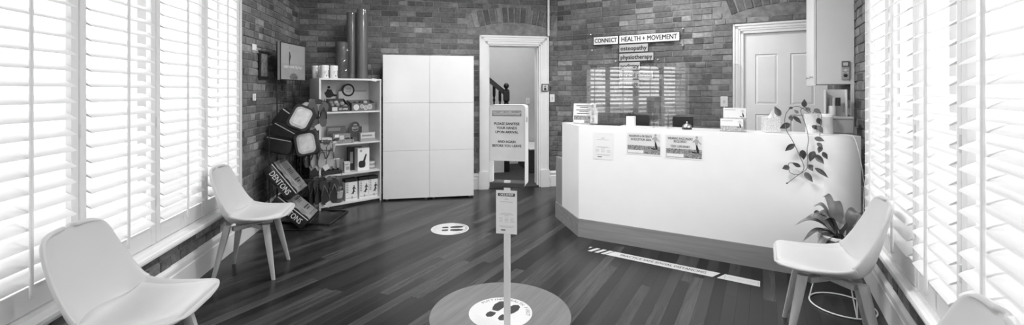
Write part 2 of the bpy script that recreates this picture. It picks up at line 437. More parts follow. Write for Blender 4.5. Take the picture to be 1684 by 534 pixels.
# left wall with its window opening
WLQ0, WLQ1, WZ0, WZ1 = 0.05, 4.50, 0.44, 2.93
ql0 = cLF.dot(LF(0, 1)) - 0.05
m = MB()
lf_box(m, (TL - 0.3, ql0, -0.02), (TL, QB, WZ0)); lf_box(m, (TL - 0.3, ql0, WZ1), (TL, QB, ZC)); lf_box(m, (TL - 0.3, ql0, WZ0), (TL, WLQ0, WZ1)); lf_box(m, (TL - 0.3, WLQ1, WZ0), (TL, QB + 0.02, WZ1))
wl = struct(m.build('wall_left', MORTAR))
brick_wall(wl, AL + PI / 2, lambda x, z: LF(TL, x, z), ql0 + 0.1, QB, [(WLQ0 - 0.05, WLQ1 + 0.06, 0.40, WZ1 + 0.05)], [],
           lambda x, z: z < 0.16 or (x > 5.7 and z < 1.3), 13)
# right wall with its window opening
WRQ0, WRQ1 = -0.05, 4.10
qr0 = cRF.dot(RF(0, 1)) - 0.05
m = MB()
rf_box(m, (DR, qr0, -0.02), (DR + 0.3, QR, WZ0)); rf_box(m, (DR, qr0, WZ1), (DR + 0.3, QR, ZC)); rf_box(m, (DR, qr0, WZ0), (DR + 0.3, WRQ0, WZ1)); rf_box(m, (DR, WRQ1, WZ0), (DR + 0.3, QR, WZ1))
wrt = struct(m.build('wall_right', MORTAR))
brick_wall(wrt, AR - PI / 2, lambda x, z: RF(DR, x, z), qr0 + 0.1, QR, [(WRQ0 - 0.05, WRQ1 + 0.06, 0.40, WZ1 + 0.05)], [],
           lambda x, z: z < 0.16 or x > 5.0, 14)
# rear wall behind the camera, with the glazed entrance door
m = MB(); ex0, ex1 = cLF.x - 0.05, cRF.x + 0.05
m.box((ex0, YR - 0.2, -0.02), (-1.15, YR, ZC)).box((-0.25, YR - 0.2, -0.02), (ex1, YR, ZC)).box((-1.15, YR - 0.2, 2.15), (-0.25, YR, ZC))
struct(m.build('wall_rear', PLASTER))
m = MB(); m.box((-1.15, YR - 0.12, 0), (-0.92, YR - 0.08, 2.15)).box((-0.48, YR - 0.12, 0), (-0.25, YR - 0.08, 2.15)).box((-0.92, YR - 0.12, 0), (-0.48, YR - 0.08, 1.0)).box((-0.92, YR - 0.12, 1.95), (-0.48, YR - 0.08, 2.15))
d3 = struct(m.build('door_3', WHITE)); MB().box((-0.92, YR - 0.105, 1.0), (-0.48, YR - 0.099, 1.95)).build('pane', GLASS, d3)
MB().tube([(-0.36, YR - 0.08, 1.02), (-0.36, YR - 0.03, 1.02), (-0.46, YR - 0.03, 1.02)], 0.009).build('handle', STEEL, d3, True)

# ---- baseboards (moulded profile) ----
def skirting(name, mb_place, x0, x1, h=0.235, mat=WHITE):
    prof = [(0, 0), (-0.024, 0), (-0.024, h - 0.075), (-0.019, h - 0.068), (-0.019, h - 0.045), (-0.028, h - 0.038), (-0.026, h - 0.02), (-0.012, h - 0.006), (-0.008, h), (0, h)]
    m = MB(); n = len(prof); vs = [mb_place(x0, y, z) for y, z in prof] + [mb_place(x1, y, z) for y, z in prof]
    m.add(vs, [tuple(range(n)), tuple(reversed(range(n, 2 * n)))] + [(i, (i + 1) % n, n + (i + 1) % n, n + i) for i in range(n)])
    return struct(m.build(name, mat))
skirting('baseboard_left', lambda x, y, z: LF(TL - y, x, z), ql0 + 0.05, QB)
skirting('baseboard_back_left', lambda x, y, z: LF(x, QB + y, z), TL, 0.715)
skirting('baseboard_back_corner', lambda x, y, z: LF(x, QB + y, z), 1.79, TM)
skirting('baseboard_back_right', lambda x, y, z: RF(x, QR + y, z), DM + 0.02, -0.34)
skirting('baseboard_right', lambda x, y, z: RF(DR + y, x, z), qr0 + 0.05, QR)

# ---- door architraves and doors
def architrave(name, place, x0, x1, ztop, wd=0.115, block=0.0, rightless=False):
    """stepped moulding round an opening; place(x, y(out of the wall = negative), z)"""
    steps = [(0.0, 1.0, -0.020), (0.30, 0.86, -0.028), (0.5, 1.0, -0.034), (0.80, 1.0, -0.044)]
    m = MB()
    def leg(xa, xb, z0, z1, dp):
        vs = [place(x, y, z) for x in (xa, xb) for y in (0.004, dp) for z in (z0, z1)]
        m.add(vs, [(0, 1, 3, 2), (4, 6, 7, 5), (0, 4, 5, 1), (2, 3, 7, 6), (0, 2, 6, 4), (1, 5, 7, 3)])
    for a, b, dp in steps:
        leg(x0 - wd * b, x0 - wd * a, 0, ztop + wd * b, dp)
        if not rightless: leg(x1 + wd * a, x1 + wd * b, 0, ztop + wd * b, dp)
        leg(x0 - wd * b, x1 + (wd * b if not rightless else 0.04), ztop + wd * a, ztop + wd * b, dp)
    if block:
        leg(x0 - wd - 0.01, x0 + 0.002, 0, block, -0.05)
        leg(x1 - 0.002, x1 + wd + 0.01, 0, block, -0.05)
    return struct(m.build(name, WHITE))
architrave('trim_1', lambda x, y, z: LF(x, QB + y, z), DO0, DO1, DOZ, 0.125, 0.26)
m = MB()      # jamb lining with stop
lf_box(m, (DO0 - 0.001, QB - 0.005, 0), (DO0 + 0.022, QB + 0.28, DOZ)); lf_box(m, (DO1 - 0.022, QB - 0.005, 0), (DO1 + 0.001, QB + 0.28, DOZ)); lf_box(m, (DO0, QB - 0.005, DOZ - 0.022), (DO1, QB + 0.28, DOZ + 0.001))
lf_box(m, (DO1 - 0.036, QB + 0.06, 0), (DO1 - 0.02, QB + 0.12, DOZ)); lf_box(m, (DO0 + 0.02, QB + 0.06, 0), (DO0 + 0.036, QB + 0.12, DOZ)); lf_box(m, (DO0, QB + 0.06, DOZ - 0.036), (DO1, QB + 0.12, DOZ - 0.02))
struct(m.build('trim_2', WHITE))
architrave('trim_3', lambda x, y, z: RF(x, QR + y, z), RD0, 0.66, RDZ, 0.118, 0, True)
# white six-panel door: stiles and rails with raised fields
door = struct(bpy.data.objects.new('door_1', None)); COL.objects.link(door); door.rotation_euler = (0, 0, AR)
m = MB(); y0, y1 = QR + 0.012, QR + 0.05
xs = [RD0 + 0.004, RD0 + 0.128, RD0 + 0.365, RD0 + 0.495, RD0 + 0.735, RD1 - 0.003]
zs = [0.01, 0.23, 0.86, 1.02, 1.36, 1.45, 1.98, RDZ - 0.005]
zr = [(0.01, 0.22), (0.80, 0.98), (1.24, 1.268), (1.90, RDZ - 0.005)]
rails = [(0.01, 0.22), (0.62, 0.74), (1.17, 1.29), (1.905, RDZ - 0.005)]
fields = [(0.22, 0.62), (0.74, 1.17), (1.29, 1.905)]
for a, b in ((0, 1), (2, 3), (4, 5)): m.box((xs[a], y0, 0.01), (xs[b], y1, RDZ - 0.005))
for a, b in rails: m.box((xs[1], y0, a), (xs[2], y1, b)).box((xs[3], y0, a), (xs[4], y1, b))
m.build('door_leaf', WHITE, door)
for xa, xb in ((xs[1], xs[2]), (xs[3], xs[4])):
    for za, zb in fields:
        m = MB(); e = 0.03; k = y0 + 0.014
        m.add([(xa, k, za), (xb, k, za), (xb, k, zb), (xa, k, zb), (xa + e, y0 + 0.003, za + e), (xb - e, y0 + 0.003, za + e), (xb - e, y0 + 0.003, zb - e), (xa + e, y0 + 0.003, zb - e), (xa, y1, za), (xb, y1, za), (xb, y1, zb), (xa, y1, zb)],
              [(0, 1, 5, 4), (1, 2, 6, 5), (2, 3, 7, 6), (3, 0, 4, 7), (4, 5, 6, 7), (8, 11, 10, 9)])
        m.build('panel', WHITE, door)

# ---- hall seen through the doorway
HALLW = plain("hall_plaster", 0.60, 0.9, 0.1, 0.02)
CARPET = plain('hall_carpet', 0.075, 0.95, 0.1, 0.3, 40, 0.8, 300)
hw0 = 8.6
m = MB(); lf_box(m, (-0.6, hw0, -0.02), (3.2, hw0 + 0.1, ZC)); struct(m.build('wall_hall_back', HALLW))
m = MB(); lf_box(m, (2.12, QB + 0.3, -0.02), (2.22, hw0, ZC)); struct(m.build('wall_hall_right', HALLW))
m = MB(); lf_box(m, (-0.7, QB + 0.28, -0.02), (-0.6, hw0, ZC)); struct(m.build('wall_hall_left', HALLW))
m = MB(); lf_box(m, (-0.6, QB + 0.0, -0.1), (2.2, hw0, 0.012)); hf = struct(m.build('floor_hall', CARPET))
m = MB(); lf_box(m, (-0.7, QB + 0.28, ZC), (2.3, hw0 + 0.1, ZC + 0.1)); struct(m.build('ceiling_hall', PLASTER))
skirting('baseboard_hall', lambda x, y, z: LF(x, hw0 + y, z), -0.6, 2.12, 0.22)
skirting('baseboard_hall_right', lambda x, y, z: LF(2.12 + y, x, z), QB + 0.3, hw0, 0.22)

# ---- windows behind the shutters: frames and panes
def window(name, place, q0, q1, n, sill_out, face_sign):
    """place(out, q, z): out = metres into the room (negative = towards the street)"""
    def bx(m, o0, o1, a, b, z0, z1):
        vs = [place(o, q, z) for o in (o0, o1) for q in (a, b) for z in (z0, z1)]
        m.add(vs, [(0, 1, 3, 2), (4, 6, 7, 5), (0, 4, 5, 1), (2, 3, 7, 6), (0, 2, 6, 4), (1, 5, 7, 3)])
    m = MB()
    bx(m, -0.30, 0.0, q0, q0 + 0.03, WZ0, WZ1); bx(m, -0.30, 0.0, q1 - 0.03, q1, WZ0, WZ1); bx(m, -0.30, 0.0, q0, q1, WZ1 - 0.03, WZ1)
    root = struct(m.build(name, WHITE))
    m = MB(); wd = (q1 - q0) / n
    for i in range(n + 1):
        c = q0 + wd * i; bx(m, -0.22, -0.14, max(q0, c - 0.05), min(q1, c + 0.05), WZ0, WZ1)
    bx(m, -0.22, -0.14, q0, q1, WZ0, WZ0 + 0.09); bx(m, -0.22, -0.14, q0, q1, WZ1 - 0.09, WZ1)
    m.build('sash_frame', WHITE, root)
    for i in range(n):
        m = MB(); bx(m, -0.182, -0.178, q0 + wd * i + 0.05, q0 + wd * (i + 1) - 0.05, WZ0 + 0.09, WZ1 - 0.09); m.build('pane', GLASS, root)
    m = MB()     # sill board with rounded nose
    prof = [(-0.30, 0.405), (sill_out - 0.012, 0.405), (sill_out - 0.003, 0.410), (sill_out, 0.425), (sill_out - 0.003, 0.440), (sill_out - 0.012, 0.446), (-0.30, 0.446)]
    k = len(prof); vs = [place(o, q0 - 0.06, z) for o, z in prof] + [place(o, q1 + 0.06, z) for o, z in prof]
    m.add(vs, [tuple(range(k)), tuple(reversed(range(k, 2 * k)))] + [(i, (i + 1) % k, k + (i + 1) % k, k + i) for i in range(k)])
    m.build('window_sill', WHITE, root)
    return root
window('window_1', lambda o, q, z: LF(TL + o, q, z), WLQ0, WLQ1, 4, 0.105, 1)
window('window_2', lambda o, q, z: RF(DR - o, q, z), WRQ0, WRQ1, 4, 0.075, 1)
# shutter surround frames
def surround(name, place, q0, q1):
    def bx(m, o0, o1, a, b, z0, z1):
        vs = [place(o, q, z) for o in (o0, o1) for q in (a, b) for z in (z0, z1)]
        m.add(vs, [(0, 1, 3, 2), (4, 6, 7, 5), (0, 4, 5, 1), (2, 3, 7, 6), (0, 2, 6, 4), (1, 5, 7, 3)])
    m = MB()
    for a, b in ((q0 - 0.045, q0), (q1, q1 + 0.045)): bx(m, -0.02, 0.045, a, b, 0.446, 2.99)
    bx(m, -0.02, 0.045, q0 - 0.045, q1 + 0.045, 2.93, 2.99); bx(m, -0.02, 0.045, q0, q1, 0.446, 0.468)
    return struct(m.build(name, SHUT))
surround('trim_4', lambda o, q, z: LF(TL + o, q, z), 0.055, 4.475)
surround('trim_5', lambda o, q, z: RF(DR - o, q, z), -0.02, 4.075)

# ---- outdoors: pavement
struct(MB().box((-40, -40, -0.5), (40, 40, -0.42)).build('ground', plain('pale_pavement', 0.5, 0.9, 0.2, 0.1, 0.5)))
# ================================================================== SHUTTERS
def slat_mesh(length, tilt):
    m = MB(); n = 10; prof = []
    for i in range(n):
        a = 2 * PI * i / n; prof.append((0.0445 * math.cos(a), 0.0055 * math.sin(a)))
    ct, st = math.cos(tilt), math.sin(tilt)
    vs = [(x, c * ct - s * st, c * st + s * ct) for x in (-length / 2, length / 2) for c, s in prof]
    m.add(vs, [tuple(range(n)), tuple(reversed(range(n, 2 * n)))] + [(i, (i + 1) % n, n + (i + 1) % n, n + i) for i in range(n)])
    return m.mesh('slat', SHUT, True)
ORD = ['first', 'second', 'third', 'fourth', 'fifth', 'sixth', 'seventh']
def shutters(n, wd, qstart, place, ang, flip, side, group):
    """local: x along the wall, -y into the room"""
    ln = wd - 0.006; st = 0.045; pitch = 0.0786
    stile = MB().bbox((-0.0225, -0.015, 0.472), (0.0225, 0.015, 2.925), 0.003, 1).mesh('stile', SHUT)
    r_b = MB().bbox((-ln / 2 + st, -0.013, 0.472), (ln / 2 - st, 0.013, 0.585), 0.003, 1).mesh('rail', SHUT)
    r_t = MB().bbox((-ln / 2 + st, -0.013, 2.82), (ln / 2 - st, 0.013, 2.925), 0.003, 1).mesh('rail', SHUT)
    sm = slat_mesh(ln - 2 * st - 0.004, math.radians(30))
    zs = []; z = 0.628
    while z < 2.80: zs.append(z); z += pitch
    rod = MB().bbox((-0.008, -0.053, 0.545), (0.008, -0.041, zs[-1] + 0.02), 0.003, 1).mesh('tilt_rod', SHUT)
    hinge = MB().tube([(0, 0, -0.035), (0, 0, 0.035)], 0.005, 8).mesh('hinge', SHUT)
    for i in range(n):
        q = qstart - wd * (i + 0.5)
        t = thing('plantation_shutter', f'white louvred shutter panel, {ORD[i]} from the brick corner on the {side} window', 'shutter', place(q), ang, group)
        for sx in (-1, 1): link('stile', stile, t, (sx * (ln / 2 - 0.0225), 0, 0))
        link('rail', r_b, t); link('rail', r_t, t)
        for zz in zs: link('slat', sm, t, (0, 0, zz))
        link('tilt_rod', rod, t)
        for zz in (0.75, 1.25, 2.6): link('hinge', hinge, t, (flip * ln / 2, -0.017, zz))
# slats drop towards the room: local -y is the room side
shutters(7, 0.63, 4.47, lambda q: LF(TL + 0.026, q, 0), AL + PI / 2, -1, 'left', 'shutters on the left window')
shutters(7, 0.585, 4.07, lambda q: RF(DR - 0.026, q, 0), AR - PI / 2, 1, 'right', 'shutters on the right window')

# ================================================================== CHAIRS
SHELLM = plain('chair_shell', 0.54, 0.38, 0.5, 0.01)
PADM = plain('chair_pad', 0.58, 0.45, 0.4, 0.015, 5, 0.05, 400)
def catmull(pts, t):
    n = len(pts) - 1; x = t * n; i = min(int(x), n - 1); f = x - i
    p0, p1, p2, p3 = pts[max(i - 1, 0)], pts[i], pts[i + 1], pts[min(i + 2, n)]
    return [0.5 * (2 * b + (c - a) * f + (2 * a - 5 * b + 4 * c - d) * f * f + (3 * b - a - 3 * c + d) * f ** 3) for a, b, c, d in zip(p0, p1, p2, p3)]
# profile: x forward, z up, half width, edge lift (normal direction)
CP = [(0.300, 0.455, 0.060, 0.000), (0.299, 0.462, 0.150, 0.001), (0.292, 0.469, 0.202, 0.003), (0.262, 0.467, 0.236, 0.012), (0.175, 0.444, 0.254, 0.034), (0.060, 0.424, 0.252, 0.062), (-0.050, 0.416, 0.250, 0.088),
      (-0.140, 0.427, 0.243, 0.108), (-0.198, 0.477, 0.238, 0.110), (-0.230, 0.555, 0.230, 0.090), (-0.254, 0.642, 0.220, 0.066), (-0.275, 0.725, 0.206, 0.048), (-0.292, 0.790, 0.190, 0.038), (-0.302, 0.828, 0.164, 0.032), (-0.306, 0.844, 0.115, 0.027), (-0.307, 0.849, 0.030, 0.024)]
CP = [(a * 0.89, b, c, d) for a, b, c, d in CP]
def shell_pt(t, v, off=0.0, k=1.0):
    x, z, hw, lift = catmull(CP, t); x2, z2, _, _ = catmull(CP, min(t + 0.01, 1)); x1, z1, _, _ = catmull(CP, max(t - 0.01, 0))
    tx, tz = x2 - x1, z2 - z1; l = math.hypot(tx, tz) or 1; nx, nz = tz / l, -tx / l      # normal: up on the seat, forward on the back
    s = (v * 2 - 1) * k; e = lift * abs(s) ** 2.5 + off
    return (x + nx * e, s * hw, z + nz * e)
def make_chair(label):
    t = thing('side_chair', label, 'chair', group='white shell chairs along the windows')
    m = MB().grid(lambda a, b: shell_pt(a, b), 44, 20)
    o = m.build('seat_shell', SHELLM, t, True)
    md = o.modifiers.new('thick', 'SOLIDIFY'); md.thickness = 0.020; md.offset = 0
    md = o.modifiers.new('sub', 'SUBSURF'); md.levels = 1; md.render_levels = 1
    def pad(a, b):
        tt = 0.115 + (0.355 + 0.065 * (1 - (2 * b - 1) ** 2)) * a; ed = min(1, min(a, 1 - a) * 13, min(b, 1 - b) * 13); e = 0.003 + 0.024 * (1 - (1 - max(0, ed)) ** 2)
        return shell_pt(tt, b, e, 0.90)
    m = MB().grid(pad, 30, 18)
    o = m.build('seat_pad', PADM, t, True)
    md = o.modifiers.new('sub', 'SUBSURF'); md.levels = 1; md.render_levels = 1
    leg = None
    for sx in (1, -1):
        for sy in (1, -1):
            a = Vector((sx * 0.135, sy * 0.125, 0.408)); b = Vector((sx * 0.212, sy * 0.205, 0.0))
            m = MB(); n = 10; vs = []
            for k, (p, rx) in enumerate(((a, 0.027), (a.lerp(b, 0.35), 0.024), (b, 0.0135))):
                for i in range(n):
                    an = 2 * PI * i / n; c, s = math.cos(an), math.sin(an)
                    vs.append((p.x + rx * math.copysign(abs(c) ** 0.7, c), p.y + rx * 0.8 * math.copysign(abs(s) ** 0.7, s), p.z))
            m.add(vs, [(k * n + i, k * n + (i + 1) % n, (k + 1) * n + (i + 1) % n, (k + 1) * n + i) for k in range(2) for i in range(n)] + [tuple(range(n)), tuple(range(2 * n, 3 * n))])
            m.build('leg', LEGW, t, True)
    m = MB().bbox((-0.15, -0.022, 0.362), (0.15, 0.022, 0.396), 0.004, 1, Matrix.Rotation(0.75, 4, 'Z')).bbox((-0.15, -0.022, 0.362), (0.15, 0.022, 0.396), 0.004, 1, Matrix.Rotation(-0.75, 4, 'Z'))
    m.build('cross_brace', LEGW, t)
    MB().lathe([(0.085, 0.394), (0.085, 0.404), (0.05, 0.410)], 20).build('mount', plain('mount_plate', 0.3, 0.5), t)
    return t
ch = make_chair('white shell chair nearest the camera below the left window')
ch2 = copy_tree(ch); ch2['label'] = 'white shell chair under the left window beside the display rack'
ch3 = copy_tree(ch); ch3['label'] = 'white shell chair by the right window in front of the potted plant'
ch4 = copy_tree(ch); ch4['label'] = 'white chair by the right window of which only the back top shows'
ch.location = (-1.715, 2.00, 0); ch.rotation_euler = (0, 0, AL)
ch2.location = (-2.09, 3.54, 0); ch2.rotation_euler = (0, 0, AL + 0.03)
ch3.location = (1.835, 2.54, 0); ch3.rotation_euler = (0, 0, AR + PI)
ch4.location = (1.097, 1.313, 0); ch4.rotation_euler = (0, 0, AR + PI)

# ================================================================== WALL CABINET UNIT (tall, six gloss doors)
t = thing('storage_cabinet', 'tall white gloss cabinet with six square doors against the brick wall', 'cabinet', LF(0, 0), AL)
x0, x1, z0, z1, yf = -0.612, 0.592, 0.02, 1.935, 6.02
MB().box((x0 + 0.002, yf + 0.019, z0), (x1 - 0.002, 6.44, z1 - 0.002)).build('carcass', WHITE, t)
for i in range(2):
    xa, xb = ((x0, -0.0075), (-0.0045, x1))[i]
    for k in range(3):
        za = z0 + (z1 - z0) * k / 3 + 0.001; zb = z0 + (z1 - z0) * (k + 1) / 3 - 0.002
        MB().bbox((xa, yf, za), (xb, yf + 0.016, zb), 0.0015, 1).build('door', GLOSS, t)
for x in (x0 + 0.05, -0.05, 0.05, x1 - 0.05): MB().lathe([(0.02, 0), (0.02, 0.02)], 12, (x, yf + 0.06, 0)).build('foot', plain('grey_foot', 0.4, 0.5), t)

# ================================================================== BOOKCASE
BK = (-2.336, 5.317); BA = math.atan2(0.6663, 0.7457); BD = 0.36
BWH = plain('bookcase_white', 0.72, 0.4, 0.4, 0.01)
t = thing('bookcase', 'open white bookcase with four shelves of stock set across the corner', 'bookcase', (BK[0], BK[1], 0), BA)
for x in (0.0, 0.778): MB().bbox((x, 0, 0), (x + 0.022, BD, 1.612), 0.001, 1).build('side_panel', BWH, t)
MB().box((0.022, BD - 0.008, 0.03), (0.778, BD, 1.60)).build('back_panel', BWH, t)
SZ = [0.05, 0.415, 0.795, 1.195]
for z in SZ + [1.590]: MB().bbox((0.022, 0.001, z - 0.02 if z < 1.5 else z), (0.778, BD - 0.008, z if z < 1.5 else 1.612), 0.001, 1).build('shelf', BWH, t)
MB().box((0.022, 0.012, 0), (0.778, 0.03, 0.03)).build('plinth', BLACK, t)
def bk(x, y, z=0.0):
    c, s = math.cos(BA), math.sin(BA); return (BK[0] + c * x - s * y, BK[1] + s * x + c * y, z)
ZT = 1.612
# jars on the top
jar_l = ['white lidded jar at the left end of the bookcase top, half hidden', 'white lidded jar second along the bookcase top', 'white lidded jar third along the bookcase top, in front', 'white lidded jar nearest the wrapped foam roller']
for (x, y), lb in zip(((0.055, 0.29), (0.115, 0.24), (0.10, 0.10), (0.215, 0.11)), jar_l):
    t = thing('powder_jar', lb, 'jar', bk(x, y, ZT + 0.001), BA, 'white jars on top of the bookcase')
    MB().lathe([(0.045, 0), (0.048, 0.006), (0.048, 0.128), (0.044, 0.134)], 24).build('body', PAPER, t, True)
    MB().lathe([(0.0495, 0.132), (0.0495, 0.156), (0.047, 0.160), (0.0, 0.160)], 24).build('lid', WHITE, t, True)
    m = MB()
    for k in range(3): m.box((-0.022, -0.0492, 0.085 - 0.012 * k), (0.010 - 0.006 * k, -0.0478, 0.0885 - 0.012 * k))
    m.box((-0.002, -0.0495, 0.02), (0.012, -0.0478, 0.042)).box((0.024, -0.0455, 0.02), (0.034, -0.0385, 0.10))
    m.build('print', MID, t)
# foam rollers
FOAM = plain('grey_foam', 0.085, 0.55, 0.4, 0.12, 30)
FOAM2 = plain('smooth_foam', 0.16, 0.25, 0.5, 0.05, 30)
WRAP = clear('plastic_wrap', 1.5, 0.93, 0.12)
t = thing('foam_roller', 'short dark foam roller in crinkled clear wrap on the bookcase', 'foam roller', bk(0.335, 0.16, ZT + 0.001), BA)
MB().lathe([(0.075, 0.004), (0.078, 0.01), (0.078, 0.46), (0.072, 0.468), (0.03, 0.468), (0.03, 0.40)], 28).build('core', FOAM, t, True)
rw = random.Random(5); m = MB(); prof = []
for k in range(26):
    z = 0.002 + 0.50 * k / 25; prof.append(z)
vs = []; N = 26
for k, z in enumerate(prof):
    sh = 1.0 if z < 0.45 else max(0.05, 1 - ((z - 0.45) / 0.055) ** 2 * 0.8)
    for i in range(N): vs.append(((0.083 + rw.uniform(-0.004, 0.006)) * sh * math.cos(2 * PI * i / N), (0.083 + rw.uniform(-0.004, 0.006)) * sh * math.sin(2 * PI * i / N), z + rw.uniform(-0.004, 0.004) + (0.02 * math.cos(2 * PI * i / N) if z > 0.47 else 0)))
m.add(vs, [(k * N + i, k * N + (i + 1) % N, (k + 1) * N + (i + 1) % N, (k + 1) * N + i) for k in range(25) for i in range(N)] + [tuple(25 * N + i for i in range(N))])
m.build('wrapper', WRAP, t)
for (x, y, r, h, lb) in ((0.505, 0.27, 0.062, 0.885, 'tall grey foam roller behind its twin on the bookcase'), (0.605, 0.16, 0.070, 0.925, 'tall shiny grey foam roller at the front of the bookcase top')):
    t = thing('foam_roller', lb, 'foam roller', bk(x, y, ZT + 0.001), BA, 'tall foam rollers on the bookcase')
    MB().lathe([(r - 0.004, 0), (r, 0.006), (r, h - 0.006), (r - 0.004, h), (r * 0.35, h), (r * 0.35, h - 0.05)], 32).build('core', FOAM2, t, True)
    MB().lathe([(r + 0.001, 0.01), (r + 0.001, h - 0.012)], 32).build('sleeve', clear('sleeve_film', 1.5, 0.95, 0.05), t, True)
t = MB().bbox((-0.035, -0.001, -0.035), (0.035, 0.0, 0.0), 0.0003, 1).build('price_card', PAPER, None, loc=bk(0.70, -0.004, ZT + 0.005), rot=(0.1, 0.12, BA)); tag(t, 'small white paper tag taped to the bookcase top edge', 'tag')

def carton(name, label, x, y, z, w_, d_, h_, mat, rz=0.0, cat='box', group=None, prints=()):
    t = thing(name, label, cat, bk(x, y, z + 0.001), BA + rz, group)
    MB().bbox((-w_ / 2, 0, 0), (w_ / 2, d_, h_), 0.0015, 1).build('carton', mat, t)
    for k, (a, b, c, e, mt) in enumerate(prints):
        MB().box((-w_ / 2 + a * w_, -0.0012, b * h_), (-w_ / 2 + c * w_, 0.0003, e * h_)).build('print', mt, t)
    return t
def ball_pile(n, seed, x0, x1, y0, y1, z, rads, what, place):
    r = random.Random(seed); pts = []
    for k in range(n):
        best = None
        for a in range(60):
            rad = r.choice(rads); x = r.uniform(x0 + rad, x1 - rad); y = r.uniform(y0 + rad, y1 - rad); zz = z + rad
            for (px, py, pz, pr) in pts:
                dd = math.hypot(px - x, py - y); s = pr + rad
                if dd < s: zz = max(zz, pz + math.sqrt(s * s - dd * dd) + 0.0008)
            if best is None or zz + rad < best[2] + best[3]: best = (x, y, zz, rad)
        pts.append(best)
    return pts
# shelf 1: two open counter boxes of massage balls, round-headed show card, cut-out figure
S1 = SZ[3] + 0.001
def open_tray(label, x, y, w_, d_, h_, hb, mat, cat='display box'):
    t = thing('display_box', label, cat, bk(x, y, S1), BA)
    MB().box((0, 0, 0), (w_, 0.004, h_)).build('front', mat, t)
    MB().box((0, d_ - 0.004, 0), (w_, d_, hb)).build('back', mat, t)
    m = MB()
    for xa in (0, w_ - 0.004):
        m.add([(xa, 0, 0), (xa + 0.004, 0, 0), (xa + 0.004, d_, 0), (xa, d_, 0), (xa, 0, h_), (xa + 0.004, 0, h_), (xa + 0.004, d_, hb), (xa, d_, hb)], [(0, 3, 2, 1), (4, 5, 6, 7), (0, 1, 5, 4), (1, 2, 6, 5), (2, 3, 7, 6), (3, 0, 4, 7)])
    m.build('sides', mat, t)
    MB().box((0, 0, 0), (w_, d_, 0.003)).build('base', mat, t)
    return t
t = open_tray('dark open box of massage balls lettered on its front, upper shelf', 0.16, 0.03, 0.225, 0.20, 0.065, 0.16, plain('box_dark', 0.05, 0.5))
m = MB(); put_text(m, 'GET A PAIR', 0.03, upright(0.145, -0.001, 0.03), 0.02, 0.11); m.build('lettering', PAPER, t)
MB().box((0.005, -0.001, 0.008), (0.07, 0.0, 0.055)).build('print', LIGHT, t)
bm_ = [plain('ball_light', 0.42, 0.35, 0.5, 0.05), plain('ball_mid', 0.22, 0.35, 0.5, 0.05), plain('ball_dark', 0.03, 0.3, 0.5, 0.05)]
ballm = {}
def put_balls(pts, lab, grp, seed):
    r = random.Random(seed)
    for k, (x, y, z, rad) in enumerate(pts):
        mt = bm_[r.choice((0, 0, 1, 1, 2))]
        key = (rad, mt.name)
        if key not in ballm:
            ballm[key] = MB().lathe([(max(1e-6, rad * math.sin(PI * i / 10)), -rad * math.cos(PI * i / 10)) for i in range(11)], 16).mesh('massage_ball', mt, True)
        o = link('massage_ball', ballm[key], None, bk(x, y, z), BA); tag(o, lab.replace('massage', {'ball_light': 'pale', 'ball_mid': 'grey', 'ball_dark': 'black'}[mt.name] + ' massage'), 'ball', grp)
put_balls(ball_pile(12, 4, 0.168, 0.377, 0.04, 0.22, S1 + 0.004, (0.030, 0.033), '', None), 'one of the massage balls heaped in the dark lettered box', 'balls in the dark lettered box', 1)
t = open_tray('grey printed box of massage balls with round pictures, upper shelf', 0.42, 0.05, 0.32, 0.18, 0.10, 0.14, plain('box_mid', 0.13, 0.5))
for k, (xx, zz, rr, mt) in enumerate(((0.06, 0.048, 0.038, LIGHT), (0.135, 0.058, 0.026, MID), (0.185, 0.04, 0.030, MID), (0.24, 0.052, 0.034, MID))):
    MB().lathe([(rr, 0), (rr, 0.0012)], 24, M=Matrix.Translation((xx, 0.0, zz)) @ Matrix.Rotation(PI / 2, 4, 'X')).build('print', LIGHT, t, True)
    MB().lathe([(rr * 0.82, 0), (rr * 0.82, 0.0018)], 24, M=Matrix.Translation((xx, 0.0, zz)) @ Matrix.Rotation(PI / 2, 4, 'X')).build('print', mt, t, True)
put_balls(ball_pile(10, 9, 0.43, 0.735, 0.06, 0.22, S1 + 0.03, (0.030, 0.034), '', None), 'one of the massage balls heaped in the grey printed box', 'balls in the grey printed box', 2)
t = thing('show_card', 'show card with a round dark emblem behind the massage balls', 'card', bk(0.52, 0.26, S1), BA)
MB().bbox((-0.19, 0, 0), (0.18, 0.004, 0.26), 0.001, 1).build('board', LIGHT, t)
MB().bbox((-0.19, -0.001, 0.255), (0.18, 0.005, 0.262), 0.001, 1).build('edge_strip', DARK, t)
Rx = Matrix.Rotation(PI / 2, 4, 'X')
MB().lathe([(0.085, -0.004), (0.085, 0.003)], 32, M=Matrix.Translation((-0.065, 0, 0.27)) @ Rx).build('emblem_ring', DARK, t, True)
MB().lathe([(0.062, -0.004), (0.062, 0.006)], 32, M=Matrix.Translation((-0.065, 0, 0.27)) @ Rx).build('emblem_face', LIGHT, t, True)
m = MB()
for k in range(3): m.box((-0.10, -0.0075, 0.29 - 0.022 * k), (-0.03, -0.0058, 0.301 - 0.022 * k))
m.build('print', MID, t)
t = thing('show_card', 'pale show card printed with a crouching figure, upper shelf', 'card', bk(0.19, 0.30, S1), BA)
MB().bbox((-0.15, 0, 0), (0.12, 0.004, 0.36), 0.001, 1).build('board', LIGHT, t)
m = MB(); F = Matrix.Translation((0.03, -0.0005, 0.0)) @ Rx
m.prism([(-0.03, 0.17), (-0.06, 0.235), (-0.035, 0.25), (-0.02, 0.285), (0.03, 0.275), (0.06, 0.22), (0.10, 0.21), (0.10, 0.19), (0.04, 0.185), (0.02, 0.17)], 0, 0.0015, F)
m.lathe([(0.018, 0), (0.018, 0.0015)], 16, M=F @ Matrix.Translation((-0.002, 0.305, 0))); m.build('figure_print', DARK, t)

